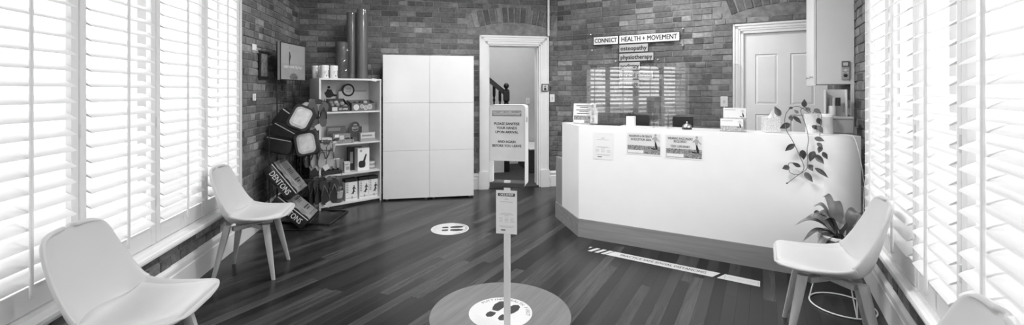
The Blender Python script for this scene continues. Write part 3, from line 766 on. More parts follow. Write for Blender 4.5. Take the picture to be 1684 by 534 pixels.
# shelf 2
S2 = SZ[2] + 0.001
carton('retail_box', 'flat dark packet leaning at the back of the second shelf', 0.30, 0.25, S2, 0.24, 0.02, 0.20, plain('packet_dark', 0.16, 0.4), prints=((0.05, 0.70, 0.7, 0.9, MID),))
carton('retail_box', 'low patterned box in front of the dark packet, second shelf', 0.32, 0.12, S2, 0.22, 0.12, 0.11, plain('packet_mid', 0.24, 0.4, 0.5, 0.5, 40), prints=((0.04, 0.1, 0.3, 0.5, DARK), (0.36, 0.3, 0.62, 0.8, LIGHT), (0.7, 0.1, 0.96, 0.5, DARK), (0.1, 0.62, 0.33, 0.92, PAPER)))
t = carton('retail_box', 'small pale box at the left of the second shelf', 0.11, 0.05, S2, 0.12, 0.10, 0.075, LIGHT, prints=((0.1, 0.2, 0.6, 0.8, MID),))
t = carton('retail_box', 'clear packet of grey rings lying on the second shelf edge', 0.26, 0.005, S2, 0.34, 0.09, 0.04, plain('packet_film', 0.28, 0.3, 0.5, 0.6, 50), prints=((0.1, 0.3, 0.35, 0.8, LIGHT), (0.6, 0.2, 0.9, 0.7, MID)))
t = thing('display_box', 'dark counter box with an arched lettered header, second shelf', 'display box', bk(0.54, 0.10, S2), BA)
HOT = plain('hot_box', 0.10, 0.5)
MB().box((-0.09, 0, 0), (0.11, 0.15, 0.06)).build('tray', HOT, t)
arc = [(-0.09, 0.06)] + [(-0.055 - 0.035 * math.cos(a), 0.17 + 0.03 * math.sin(a)) for a in (0, 0.5, 1.0)] + [(0.0 + 0.062 * math.cos(a), 0.185 + 0.066 * math.sin(a)) for a in [PI - i * PI / 12 for i in range(13)]] + [(0.09, 0.185), (0.09, 0.06)]
MB().prism(arc, 0, 0.004, Matrix.Translation((0, 0.14, 0)) @ Rx).build('header', HOT, t)
m = MB(); put_text(m, "I'M", 0.04, upright(0.0, 0.133, 0.205), 0.02, 0.04); put_text(m, 'HOT!', 0.045, upright(0.0, 0.133, 0.165), 0.02, 0.085)
m.tube([(0.045 * math.cos(a), 0.134, 0.155 + 0.03 * math.sin(a)) for a in [PI + 0.5 + i * (PI - 1.0) / 8 for i in range(9)]], 0.0025, 6); m.build('lettering', PAPER, t)
carton('retail_box', 'white and grey carton at the right front of the second shelf', 0.625, 0.03, S2, 0.20, 0.05, 0.115, plain('carton_grey', 0.34, 0.5), prints=((0.03, 0.35, 0.97, 0.95, LIGHT), (0.1, 0.55, 0.8, 0.75, MID)))

# shelf 3
S3 = SZ[1] + 0.001
t = carton('display_box', 'dark open tray holding grey tubes on the third shelf', 0.17, 0.03, S3, 0.24, 0.11, 0.045, DARK, cat='display box')
for k in range(4):
    o = thing('cream_tube', ('leftmost', 'second', 'third', 'rightmost')[k] + ' grey tube standing in the dark tray on the shelf', 'tube', bk(0.09 + 0.055 * k, 0.085, S3 + 0.047), BA, 'tubes in the dark tray')
    MB().lathe([(0.014, 0), (0.015, 0.025)], 16).build('cap', BLACK, o, True)
    MB().grid(lambda a, b: ((0.021 + 0.003 * a) * math.cos(2 * PI * b), 0.021 * (1 - a * 0.93) * math.sin(2 * PI * b), 0.025 + 0.105 * a), 6, 16).build('body', plain('tube_grey', 0.25, 0.3), o, True)
    MB().box((-0.024, -0.0015, 0.128), (0.024, 0.0015, 0.142)).build('crimp', LIGHT, o)
carton('retail_box', 'small pale box beside the tubes on the third shelf', 0.362, 0.05, S3, 0.072, 0.06, 0.135, LIGHT, prints=((0.3, 0.25, 0.9, 0.55, MID), (0.1, 0.7, 0.7, 0.8, MID)))
t = thing('retail_box', 'white carton with a dark picture of a massager, third shelf', 'box', bk(0.575, 0.05, S3), BA)
MB().bbox((-0.078, 0, 0), (0.082, 0.11, 0.295), 0.006, 2).build('carton', PAPER, t)
m = MB(); F = Matrix.Translation((0, -0.0003, 0)) @ Rx
m.prism(rrect(-0.065, 0.04, 0.025, 0.13, 0.03), 0, 0.001, F).prism([(-0.01, 0.12), (0.02, 0.12), (0.045, 0.21), (0.028, 0.215)], 0, 0.001, F); m.build('massager_print', BLACK, t)
MB().prism([(-0.05, 0.245), (-0.02, 0.245), (-0.02, 0.275), (-0.05, 0.275)], 0, 0.001, F).build('print', MID, t)
t = carton('retail_box', 'black blister packet behind the white massager carton', 0.485, 0.17, S3, 0.13, 0.05, 0.30, DARK, prints=((0.05, 0.92, 1.4, 1.02, BLACK), (0.2, 0.3, 0.5, 0.8, MID)))
for k, lb in enumerate(('lower grey round tin at the right of the third shelf', 'upper grey round tin at the right of the third shelf')):
    t = thing('balm_tin', lb, 'tin', bk(0.715, 0.14, S3 + 0.047 * k), BA, 'round tins on the third shelf')
    MB().lathe([(0.050, 0), (0.053, 0.003), (0.053, 0.026)], 28).build('body', MID, t, True)
    MB().lathe([(0.055, 0.026), (0.055, 0.043), (0.052, 0.046), (0, 0.046)], 28).build('lid', LIGHT, t, True)
t = carton('retail_box', 'clear bag of pale pads at the back of the third shelf', 0.24, 0.20, S3, 0.26, 0.08, 0.16, plain('film_pad', 0.35, 0.3, 0.5, 0.4, 30))

# shelf 4
S4 = SZ[0] + 0.001
WALKP = [(0.0, 0.0), (0.012, 0.0), (0.020, 0.03), (0.034, 0.028), (0.034, 0.036), (0.022, 0.046), (0.026, 0.075), (0.040, 0.062), (0.044, 0.068), (0.026, 0.092), (0.010, 0.092), (-0.006, 0.070), (0.0, 0.066), (0.010, 0.078), (0.006, 0.042), (-0.004, 0.02), (-0.02, 0.008), (-0.014, 0.002), (0.004, 0.014)]
for (x, y, lb) in ((0.42, 0.06, 'white carton with walking-figure print, left of the three alike'), (0.585, 0.06, 'white carton with walking-figure print, middle of the three alike'), (0.709, 0.05, 'white carton with walking-figure print, right of the three alike')):
    wv = 0.155 if x < 0.5 else 0.125
    t = thing('support_box', lb, 'box', bk(x, y, S4), BA, 'cartons with a walking figure')
    MB().bbox((-wv / 2, 0, 0), (wv / 2, 0.10, 0.275), 0.001, 1).build('carton', PAPER, t)
    MB().box((-wv / 2 - 0.001, -0.001, 0.235), (wv / 2 + 0.001, 0.101, 0.276)).build('top_band', DARK, t)
    m = MB(); F = Matrix.Translation((0.014, -0.0005, 0.075)) @ Rx
    m.prism(WALKP, 0, 0.001, F).lathe([(0.009, 0), (0.009, 0.001)], 12, M=F @ Matrix.Translation((0.020, 0.104, 0)))
    m.build('figure_print', BLACK, t)
    m = MB()
    for k in range(6): m.box((-wv / 2 + 0.010, -0.001, 0.10 + 0.022 * k), (-wv / 2 + 0.036, 0.0002, 0.113 + 0.022 * k))
    m.box((-wv / 2 + 0.008, -0.001, 0.028), (wv / 2 - 0.008, 0.0002, 0.034)).box((0.0, -0.001, 0.02), (0.015, 0.0002, 0.05)); m.build('print', MID, t)
t = thing('glass_tub', 'clear tub with pale filling at the left of the bottom shelf', 'tub', bk(0.255, 0.10, S4), BA)
MB().lathe([(0.058, 0), (0.062, 0.004), (0.083, 0.165), (0.080, 0.165), (0.060, 0.006), (0.0, 0.006)], 32).build('tub', clear('tub_clear', 1.5, 0.9), t, True)
MB().lathe([(0.055, 0.008), (0.060, 0.05), (0, 0.05)], 32).build('filling', plain('filling_dark', 0.12, 0.5), t, True)
MB().lathe([(0.060, 0.052), (0.072, 0.13), (0, 0.13)], 32).build('label_band', PAPER, t, True)
m = MB()
for k in range(9):
    a = k * 0.7; m.tube([(0.03 * math.cos(a), 0.03 * math.sin(a), 0.13), (0.05 * math.cos(a + 0.5), 0.05 * math.sin(a + 0.5), 0.19), (0.06 * math.cos(a + 1), 0.06 * math.sin(a + 1), 0.175)], 0.006, 6)
m.build('contents', MID, t, True)
# ================================================================== RECEPTION COUNTER (right frame)
A_, B_, C_, D_ = (-2.08, 4.66), (-1.60, 4.14), (0.407, 4.14), (0.655, 4.275)
def lerp2(a, b, f): return (a[0] + (b[0] - a[0]) * f, a[1] + (b[1] - a[1]) * f)
A2 = lerp2(A_, B_, 0.30)
def inward(path, dist):
    """offset a polyline to its back (away from the customer)"""
    out = []
    ns = []
    for i in range(len(path) - 1):
        dx, dy = path[i + 1][0] - path[i][0], path[i + 1][1] - path[i][1]; l = math.hypot(dx, dy); ns.append((-dy / l, dx / l))
    for i in range(len(path)):
        if i == 0: n = ns[0]
        elif i == len(path) - 1: n = ns[-1]
        else:
            n = (ns[i - 1][0] + ns[i][0], ns[i - 1][1] + ns[i][1]); l = math.hypot(*n); c = (n[0] * ns[i][0] + n[1] * ns[i][1]) / l; n = (n[0] / l / c, n[1] / l / c)
        out.append((path[i][0] + n[0] * dist, path[i][1] + n[1] * dist))
    return out
ct = thing('reception_counter', 'white angled reception counter with a timber plinth', 'counter', (0, 0, 0), AR)
path = [A2, B_, C_, D_]
inn = inward(path, 0.03)
for i in range(3):
    MB().prism([path[i], path[i + 1], inn[i + 1], inn[i]], 0.181, 1.105).build('front_panel', COUNT, ct)
inn2 = inward(path, 0.32)
MB().prism(inn + list(reversed(inn2)), 1.08, 1.105).build('ledge', COUNT, ct)
pp = inward([A_, B_, C_, D_], -0.008); pi_ = inward([A_, B_, C_, D_], 0.022)
for i in range(3):
    MB().prism([pp[i], pp[i + 1], pi_[i + 1], pi_[i]], 0.0, 0.180).build('plinth', PLINW, ct)
m = MB().prism([A_, A2, lerp2(A2, inn[0], 1.0), inward([A_, B_], 0.03)[0]], 0.18, 0.70); m.build('end_panel', wood('end_wood', 0.21, 0.33, 'z', 0.5, scale=0.8), ct)
MB().box((-2.0, 4.66, 0.685), (0.60, 5.15, 0.70)).build('desk_top', PLINW, ct)
MB().prism([(-2.07, 4.67), (-2.05, 4.66), (-2.0, 5.15), (-2.02, 5.15)], 0, 0.685).build('desk_side', PLINW, ct)
m = MB().prism([(A2[0] + 0.03, A2[1] + 0.03), inn[1], inn[2], inn[3], inn2[3], inn2[2], inn2[1], inn2[0]], 1.04, 1.079); m.build('ledge_support', WHITE, ct)
ZL = 1.106
RR = Matrix.Rotation(AR, 4, 'Z')

# posters: sheet in clear sleeve, photo print with a runner on grass
GRASS = plain('grass_print', 0.26, 0.6, 0.2, 0.75, 70)
PHOTO = plain('sky_print', 0.72, 0.6, 0.2, 0.04)
RUN_LEGS = [(0.02, 0.34), (0.07, 0.36), (0.13, 0.16), (0.15, 0.02), (0.12, -0.04), (-0.02, 0.015), (-0.14, 0.02), (-0.17, 0.06), (-0.16, -0.02), (-0.02, -0.04), (0.07, -0.02), (0.02, 0.16)]
RUN_TOP = [(-0.01, 0.34), (0.08, 0.35), (0.11, 0.46), (0.16, 0.42), (0.24, 0.37), (0.25, 0.41), (0.17, 0.48), (0.12, 0.58), (0.08, 0.63), (0.0, 0.63), (-0.05, 0.57), (-0.13, 0.50), (-0.12, 0.46), (-0.03, 0.48)]
def runner(t, x, z, k, y=-0.0022):
    F = Matrix.Translation((x, y, z)) @ Rx @ Matrix.Scale(k, 4)
    MB().prism([(a, b) for a, b in RUN_LEGS], 0, 0.0005 / k, F).build('runner_legs', BLACK, t)
    m = MB().prism(RUN_TOP, 0, 0.0006 / k, F); m.build('runner_top', plain('runner_top', 0.38, 0.6), t)
    MB().lathe([(0.055, 0), (0.055, 0.0006 / k)], 12, M=F @ Matrix.Translation((0.05, 0.70, 0))).build('runner_head', MID, t)
def photo_poster(name, label, cat, loc, rz, w_, h_, lines, grp=None, border=0.012, tilt=0.0, sleeve=True):
    t = thing(name, label, cat, loc, rz, grp)
    if tilt: t.rotation_euler = (tilt, 0, rz)
    MB().box((-w_ / 2, -0.001, 0), (w_ / 2, 0, h_)).build('sheet', PAPER, t)
    x0, x1, z0, z1 = -w_ / 2 + border, w_ / 2 - border, border, h_ - border
    hh = z1 - z0; ww = x1 - x0
    MB().box((x0, -0.0014, z0), (x1, -0.0008, z1)).build('photo_print', PHOTO, t)
    MB().box((x0, -0.0018, z0), (x1, -0.0012, z0 + hh * 0.40)).build('grass_print', GRASS, t)
    MB().box((x0 + 0.004, -0.0024, z0 + 0.004), (x0 + ww * 0.5, -0.0016, z0 + hh * 0.17)).build('caption_strip', PAPER, t)
    m = MB()
    for fx, fz, wd, s, body in lines:
        put_text(m, body, s, upright(x0 + ww * fx, -0.0026, z0 + hh * fz), 0.02, ww * wd)
    if m.v: m.build('lettering', plain('poster_ink', 0.12, 0.6), t)
    runner(t, x1 - ww * 0.17, z0 + hh * 0.27, hh * 0.98)
    return t
def on_front(d, z): return RF(d, 4.138, z)
photo_poster('wall_poster', 'runner poster on the counter front about the reception area limit', 'poster', on_front(-0.962, 0.862), AR, 0.318, 0.205,
             ((0.40, 0.86, 0.70, 0.03, 'MAXIMUM 6 PATIENTS'), (0.42, 0.70, 0.62, 0.03, 'IN RECEPTION AREA')), 'runner posters on the counter front', 0.010)
photo_poster('wall_poster', 'runner poster on the counter front asking for face masks', 'poster', on_front(-0.612, 0.850), AR, 0.318, 0.215,
             ((0.40, 0.86, 0.70, 0.03, 'WEARING FACE MASKS'), (0.40, 0.73, 0.36, 0.03, 'REQUIRED'), (0.40, 0.50, 0.54, 0.03, 'STAY 1.5M APART')), 'runner posters on the counter front', 0.010)
def checkin_sheet(name, label, loc, rz, w_, h_, head, grey, rx=0.0):
    t = thing(name, label, 'poster', loc, rz)
    if rx: t.rotation_euler = (rx, 0, rz)
    P2 = plain('checkin_paper', 0.74, 0.6) if grey else PAPER
    MB().box((-w_ / 2, -0.001, 0), (w_ / 2, 0, h_)).build('sheet', P2, t)
    if head:
        MB().box((-w_ * 0.40, -0.0016, h_ * 0.865), (w_ * 0.40, -0.0006, h_ * 0.935)).build('header_band', DARK, t)
        m = MB(); put_text(m, head, 0.018, upright(0, -0.0020, h_ * 0.90), 0.02, w_ * 0.66); m.build('lettering', PAPER, t)
    m = MB()
    for z, a in ((0.81, 0.06), (0.785, 0.10), (0.735, 0.30), (0.47, 0.26), (0.445, 0.34), (0.42, 0.10), (0.18, 0.36), (0.155, 0.28)):
        m.box((-w_ * a, -0.0014, h_ * z - 0.0016), (w_ * a, -0.0006, h_ * z + 0.0016))
    for k in (-1, 0, 1):
        for j in range(4): m.box((w_ * (0.27 * k - 0.09), -0.0014, h_ * (0.36 - 0.03 * j)), (w_ * (0.27 * k + 0.09), -0.0006, h_ * (0.37 - 0.03 * j)))
    m.build('small_print', plain('faint_print', 0.5, 0.6), t)
    m = MB().box((-w_ * 0.26, -0.0015, h_ * 0.075), (-w_ * 0.05, -0.0006, h_ * 0.10))
    m.prism([(0, 0), (0.5, 0), (0.25, -0.4)], 0, 0.0015, Matrix.Translation((w_ * 0.06, 0.0, h_ * 0.105)) @ Rx @ Matrix.Scale(w_ * 0.16, 4)); m.build('logo_print', DARK, t)
    return t
checkin_sheet('notice_sheet', 'white check-in sheet on the counter front left of the runner posters', on_front(-1.350, 0.790), AR, 0.205, 0.258, None, False)
MB_ = None

# acrylic sneeze screens with a rounded pass-through
def screen(label, d0, d1, q, h_=0.585):
    t = thing('sneeze_screen', label, 'screen', RF(d0, q, ZL), AR, 'clear screens on the counter')
    w_ = d1 - d0; outer = rrect(0, 0, w_, h_, 0.05, 6, (1, 1, 0, 0))
    c0, c1, ch_ = 0.10, w_ - 0.09, 0.13
    hole = [(c1, 0.0), (c1, ch_ - 0.04)] + [(c1 - 0.04 + 0.04 * math.cos(a), ch_ - 0.04 + 0.04 * math.sin(a)) for a in (0.4, 0.8, 1.2)] + [(c1 - 0.04, ch_), (c0 + 0.04, ch_)] + \
           [(c0 + 0.04 - 0.04 * math.sin(a), ch_ - 0.04 + 0.04 * math.cos(a)) for a in (0.4, 0.8, 1.2)] + [(c0, ch_ - 0.04), (c0, 0.0)]
    # outer runs counter-clockwise from the top right corner; the bottom edge is opened by the pass-through
    poly = outer[:-2] + [(0, 0)] + list(reversed(hole)) + [(w_, 0)]
    MB().prism(poly, 0, 0.005, Matrix.Translation((0, 0.005, 0)) @ Rx).build('sheet', PERSP, t)
    for x in (0.06, w_ - 0.05):
        foot = [(-0.035, 0), (0.035, 0)] + [(0.035 * math.cos(a), 0.08 + 0.115 * math.sin(a)) for a in [i * PI / 10 for i in range(11)]]
        MB().prism(foot, -0.0025, 0.0025, Matrix.Translation((x, 0.0, 0)) @ Matrix.Rotation(PI / 2, 4, 'Z') @ Rx).build('foot', PERSP, t)
    return t
screen('clear acrylic screen nearer the doorway, mirroring the window', -1.575, -0.855, 4.30)
screen('clear acrylic screen in front of the white door side', -0.835, -0.155, 4.30)

# monitors on the desk behind
for d, lb in ((-1.10, 'black monitor back behind the white pen cup'), (-0.75, 'black monitor back behind the service bell')):
    t = thing('computer_monitor', lb, 'monitor', RF(d, 4.80, 0.701), AR, 'monitors behind the counter')
    MB().bbox((-0.13 if d > -1 else -0.20, 0, 0.12), (0.13, 0.025, 0.495), 0.006, 2).build('screen_back', BLACK, t)
    MB().bbox((-0.03, 0.0, 0.02), (0.03, 0.02, 0.2), 0.004, 1).build('stand', BLACK, t)
    MB().bbox((-0.10, -0.06, 0), (0.10, 0.09, 0.015), 0.004, 1).build('base', BLACK, t)
t = tag(MB().bbox((-0.16, -0.06, 0), (0.16, 0.06, 0.012), 0.004, 1).build('keyboard', BLACK, None, loc=RF(-1.40, 4.40, ZL), rot=AR), 'flat black pad lying on the ledge by the pass-through', 'pad')

# brochure holder, left end
def holder(t, w_, h_, d_):
    MB().box((-w_ / 2, 0.0, 0), (w_ / 2, 0.002, h_)).build('clear_back', PERSP, t)
    MB().box((-w_ / 2, -d_, 0), (w_ / 2, 0.0, 0.003)).build('clear_base', PERSP, t)
t = photo_poster('sign_holder', 'tilted clear sign holder with a runner notice at the counter corner', 'sign', RF(-1.625, 4.36, ZL + 0.004), AR + 0.18, 0.235, 0.215,
    (), None, 0.006, -0.20)
m = MB()
for a, b, zz in ((-0.088, 0.088, 0.187), (-0.05, 0.04, 0.170), (-0.088, 0.070, 0.143), (-0.055, 0.040, 0.127), (-0.078, 0.050, 0.105)): m.box((a, -0.0030, zz), (b, -0.0020, zz + 0.007))
m.build('print', plain('poster_ink', 0.12, 0.6), t)
holder(t, 0.24, 0.22, 0.04)
t = thing('leaflet_stack', 'upright stack of folded leaflets beside the tilted sign holder', 'leaflets', RF(-1.515, 4.345, ZL), AR)
for k in range(3): MB().box((-0.035, 0.012 * k, 0), (0.035, 0.012 * k + 0.005, 0.17 - 0.015 * k)).build('leaflet', PAPER, t)
m = MB().box((-0.02, -0.001, 0.10), (0.0, 0.0, 0.14)).box((-0.018, -0.001, 0.03), (0.004, 0.0, 0.07)); m.build('print', MID, t)
# pen cup
t = thing('pen_cup', 'square white pen cup with dark pens on the ledge', 'pen cup', RF(-1.105, 4.24, ZL), AR)
MB().bbox((-0.037, -0.037, 0), (0.037, 0.037, 0.105), 0.003, 1).build('cup', WHITE, t)
for k, (x, y, a) in enumerate(((-0.02, 0, 0.1), (0.0, 0.01, -0.1), (0.015, -0.01, 0.15), (-0.005, -0.015, -0.2))):
    MB().tube([(x, y, 0.09), (x + a * 0.06, y, 0.128 + 0.004 * k)], 0.005, 8).build('pen', BLACK, t, True)
# bell
t = thing('service_bell', 'chrome service bell with a black base on the counter ledge', 'bell', RF(-0.60, 4.245, ZL), AR)
MB().lathe([(0.043, 0), (0.043, 0.010), (0.036, 0.018)], 28).build('base', BLACK, t, True)
MB().lathe([(0.040, 0.018)] + [(0.040 * math.cos(a), 0.020 + 0.032 * math.sin(a)) for a in [i * PI / 16 for i in range(8)]] + [(0.001, 0.052)], 28).build('dome', STEEL, t, True)
MB().lathe([(0.004, 0.05), (0.004, 0.06), (0.009, 0.062), (0.006, 0.069), (0, 0.070)], 14).build('button', STEEL, t, True)
# two-tier card holder
t = thing('card_holder', 'two-tier clear holder of runner cards near the tissue box', 'card holder', RF(-0.222, 4.195, ZL), AR)
for k, (y, z) in enumerate(((0.0, 0.004), (0.045, 0.095))):
    w_, h_ = 0.175, 0.105
    xx = -0.012 if k == 0 else 0.008
    MB().box((xx - w_ / 2, y - 0.001, z), (xx + w_ / 2, y + 0.010, z + h_)).build('card_stack', PAPER, t)
    MB().box((xx - w_ / 2, y - 0.0016, z), (xx + w_ / 2, y - 0.0009, z + h_ * (0.42 if k == 0 else 0.2))).build('grass_print', plain('grass_faded', 0.42, 0.6, 0.2, 0.5, 80), t)
    m = MB(); m.box((xx - w_ * 0.45, y - 0.0016, z + h_ * 0.80), (xx + w_ * 0.05, y - 0.0009, z + h_ * 0.90)); m.build('print', LIGHT, t)
    F = Matrix.Translation((xx + w_ * 0.33, y - 0.0017, z + h_ * 0.30)) @ Rx @ Matrix.Scale(0.095, 4)
    MB().prism(RUN_LEGS, 0, 0.006, F).build('runner_legs', BLACK, t); MB().prism(RUN_TOP, 0, 0.006, F).build('runner_top', LIGHT, t)
MB().box((-0.105, 0.012, 0), (0.085, 0.014, 0.10)).box((-0.09, 0.058, 0), (0.10, 0.060, 0.195)).box((-0.105, -0.006, 0), (0.10, 0.06, 0.003)).box((0.098, 0.0, 0), (0.100, 0.06, 0.16)).build('clear_rack', PERSP, t)
# tissue box
t = thing('tissue_box', 'patterned tissue box with one tissue pulled up', 'tissue box', RF(0.055, 4.31, ZL), AR + 0.32)
TB = plain('tissue_pattern', 0.66, 0.6, 0.3, 0.32, 130)
MB().bbox((-0.058, -0.055, 0), (0.058, 0.055, 0.122), 0.003, 1).build('carton', TB, t)
m = MB().grid(lambda a, b: ((b - 0.5) * (0.075 - 0.045 * a * a) + 0.018 * a + 0.004 * math.sin(b * 14), 0.012 * math.sin(b * 9 + a * 2) * (1 - 0.4 * a), 0.118 + 0.078 * a - 0.02 * (b - 0.6) ** 2 * 8 * a), 8, 12)
o = m.build('tissue', WHITE, t, True); md = o.modifiers.new('s', 'SOLIDIFY'); md.thickness = 0.0015
# pot of the trailing plant, canister, box
t = thing('trailing_plant', 'trailing heart-leaved plant in a white pot hanging down the counter', 'plant', RF(0.335, 4.30, ZL), AR)
MB().lathe([(0.030, 0), (0.034, 0.003), (0.042, 0.13), (0.045, 0.135), (0.045, 0.160), (0.041, 0.160), (0.039, 0.12), (0, 0.12)], 28).build('pot', WHITE, t, True)
MB().lathe([(0.0385, 0.120), (0.0385, 0.128), (0, 0.132)], 24).build('soil', plain('soil', 0.03, 0.95, 0.1, 0.4, 60), t, True)
LEAF = plain('plant_leaf', 0.045, 0.32, 0.5, 0.35, 18); LEAF2 = plain('plant_leaf_light', 0.11, 0.35, 0.5, 0.35, 18); STEMM = plain('plant_stem', 0.12, 0.5)
def leaf(t, base, direction, length, width, mat, nrm=None, curl=0.15, name='leaf'):
    dv = Vector(direction).normalized(); n0 = Vector(nrm if nrm is not None else (0, -1, 0.3)).normalized()
    s = dv.cross(n0); s.normalize(); n0 = s.cross(dv)
    def fn(a, b):
        wv = width * (math.sin(PI * min(1, a * 1.0) ** 0.72)) * (1 - 0.25 * a) ; v = (b - 0.5) * 2
        p = Vector(base) + dv * (length * a - 0.12 * length * (1 - a) ** 3 * abs(v) * (1 if a < 0.3 else 0)) + s * (v * wv / 2) + n0 * (length * (0.10 * v * v * math.sin(PI * a) - curl * a * a))
        return tuple(p)
    o = MB().grid(fn, 10, 6).build(name, mat, t, True)
    return o
def pl(px, py):      # small plan of the plant: sideways and height offsets (metres) read off the picture, in the pot's frame
    return ((px - 1337) * 0.00485, (221.5 - py) * 0.0049)
rp = random.Random(8)
def vine(pts, r=0.0028):
    m = MB().tube([(x, y, z) for x, y, z in pts], r, 6); return m
def P(px, py, y=None):
    x, z = pl(px, py)
    if y is None: y = -0.03 if py < 216 else -0.195
    return (x, y, z)
V = [[P(1337, 186, -0.01), P(1330, 178, -0.05), P(1322, 182, -0.08), P(1325, 196, -0.12), P(1329, 212, -0.17), P(1331, 228, -0.195), P(1329, 246, -0.20), P(1330, 262, -0.20), P(1328, 275, -0.20), P(1316, 286, -0.20), P(1303, 299, -0.20)],
     [P(1335, 187, -0.01), P(1318, 176, -0.06), P(1304, 183, -0.10), P(1299, 198, -0.14), P(1301, 214, -0.175), P(1310, 232, -0.20), P(1318, 252, -0.20), P(1325, 272, -0.20), P(1318, 284, -0.20), P(1306, 282, -0.20), P(1304, 268, -0.20), P(1312, 266, -0.20)],
     [P(1340, 187, -0.01), P(1345, 180, -0.05), P(1350, 190, -0.09), P(1348, 205, -0.14), P(1346, 222, -0.19)]]
for pts in V:
    fine = [catmull(pts, i / 40) for i in range(41)]
    vine(fine).build('stem', STEMM, t, True)
LV = [(1292, 191, -0.5, 1, 0.085, 0.055, -0.10), (1305, 205, -0.9, -0.5, 0.08, 0.055, -0.15), (1311, 237, -0.9, -0.8, 0.085, 0.048, -0.205), (1307, 192, 0.3, -1, 0.045, 0.04, -0.12), (1312, 193, 1, -1, 0.08, 0.038, -0.12), (1327, 176, 0, 1, 0.062, 0.045, -0.08),
      (1341, 181, 0.8, -0.5, 0.055, 0.045, -0.08), (1335, 181, -1, 0.2, 0.04, 0.035, -0.08), (1345, 195, 0.4, -1, 0.06, 0.045, -0.12), (1337, 207, 0.8, -0.4, 0.06, 0.04, -0.15), (1344, 207, 0.6, -0.9, 0.065, 0.045, -0.16), (1340, 225, 1, -0.3, 0.065, 0.045, -0.20),
      (1343, 233, 0.8, -0.8, 0.05, 0.04, -0.20), (1323, 246, 0.1, -1, 0.075, 0.055, -0.205), (1338, 247, -0.4, -1, 0.085, 0.058, -0.21), (1341, 252, 0.8, -1, 0.085, 0.05, -0.205), (1350, 247, 0.5, -0.9, 0.06, 0.04, -0.205), (1330, 268, 0.8, -1, 0.06, 0.045, -0.205), (1341, 273, 1, -0.75, 0.105, 0.042, -0.205),
      (1327, 281, 0.7, -1, 0.085, 0.05, -0.205), (1319, 271, -1, 0.5, 0.06, 0.035, -0.205), (1304, 273, -1, -0.4, 0.05, 0.05, -0.205), (1336, 268, -0.5, -0.5, 0.04, 0.035, -0.21), (1310, 178, -0.6, -0.3, 0.03, 0.028, -0.09), (1318, 187, -0.6, 0.6, 0.04, 0.03, -0.1), (1347, 238, -0.3, -1, 0.055, 0.04, -0.205), (1303, 299, -1, -0.6, 0.018, 0.012, -0.2)]
for (px, py, dx, dz, ln, wd, y) in LV:
    b = P(px, py, y); leaf(t, b, (dx, rp.uniform(-0.25, 0.1), dz), ln * 0.95, wd * 0.95, LEAF if rp.random() < 0.6 else LEAF2, (rp.uniform(-0.4, 0.4), -1, rp.uniform(0.1, 0.6)), 0.12)
t = thing('canister', 'white lidded canister behind the trailing plant', 'canister', RF(0.448, 4.36, ZL), AR)
MB().lathe([(0.041, 0), (0.043, 0.003), (0.043, 0.138)], 28).build('body', plain('canister_grey', 0.62, 0.4), t, True)
MB().lathe([(0.045, 0.138), (0.045, 0.158), (0.042, 0.161), (0, 0.161)], 28).build('lid', WHITE, t, True)
t = thing('cardboard_box', 'grey square tin at the right end of the ledge', 'tin', RF(0.560, 4.50, ZL), AR)
MB().bbox((-0.075, -0.07, 0), (0.075, 0.07, 0.115), 0.008, 2).build('body', plain('tin_grey', 0.36, 0.35), t)
MB().bbox((-0.077, -0.072, 0.116), (0.077, 0.072, 0.135), 0.006, 2).build('lid', plain('tin_lid', 0.42, 0.35), t)
t = thing('tool_caddy', 'narrow white shelf caddy with bottles under the wall cabinet', 'caddy', RF(0.52, 4.62, ZL), AR)
MB().box((-0.055, 0.06, 0), (0.09, 0.065, 0.36)).box((0.085, -0.05, 0), (0.09, 0.065, 0.36)).box((-0.06, -0.05, 0), (-0.055, 0.065, 0.36)).build('frame', LIGHT, t)
MB().lathe([(0.028, 0), (0.028, 0.22)], 16, (-0.01, 0.0, 0)).build('bottle', WHITE, t, True)
for k, (x, mt) in enumerate(((-0.03, MID), (-0.008, LIGHT), (0.016, DARK), (0.034, DARK))): MB().box((x, -0.005, 0.22), (x + 0.016, 0.01, 0.29)).build('packet', mt, t)
# white cable over the counter end
fine = [catmull([(0.30, 4.26, 1.110), (0.45, 4.20, 1.111), (0.56, 4.22, 1.112), (0.60, 4.215, 1.10), (0.625, 4.20, 1.02), (0.655, 4.22, 0.85), (0.668, 4.262, 0.78), (0.676, 4.27, 0.74), (0.672, 4.265, 0.66), (0.668, 4.26, 0.45)], i / 40) for i in range(41)]
tag(MB().tube(fine, 0.0028, 6).build('power_cable', WHITE, None, True, rot=AR), 'thin white cable draped over the right end of the counter', 'cable')
fine = [catmull([(-2.00, 4.80, 1.12), (-2.04, 4.78, 1.10), (-2.06, 4.78, 1.0), (-2.04, 4.80, 0.9), (-1.99, 4.82, 0.82), (-1.96, 4.84, 0.703)], i / 24) for i in range(25)]
tag(MB().tube(fine, 0.006, 6).build('power_cable', BLACK, None, True, rot=AR), 'black cable looping behind the left end of the counter', 'cable')

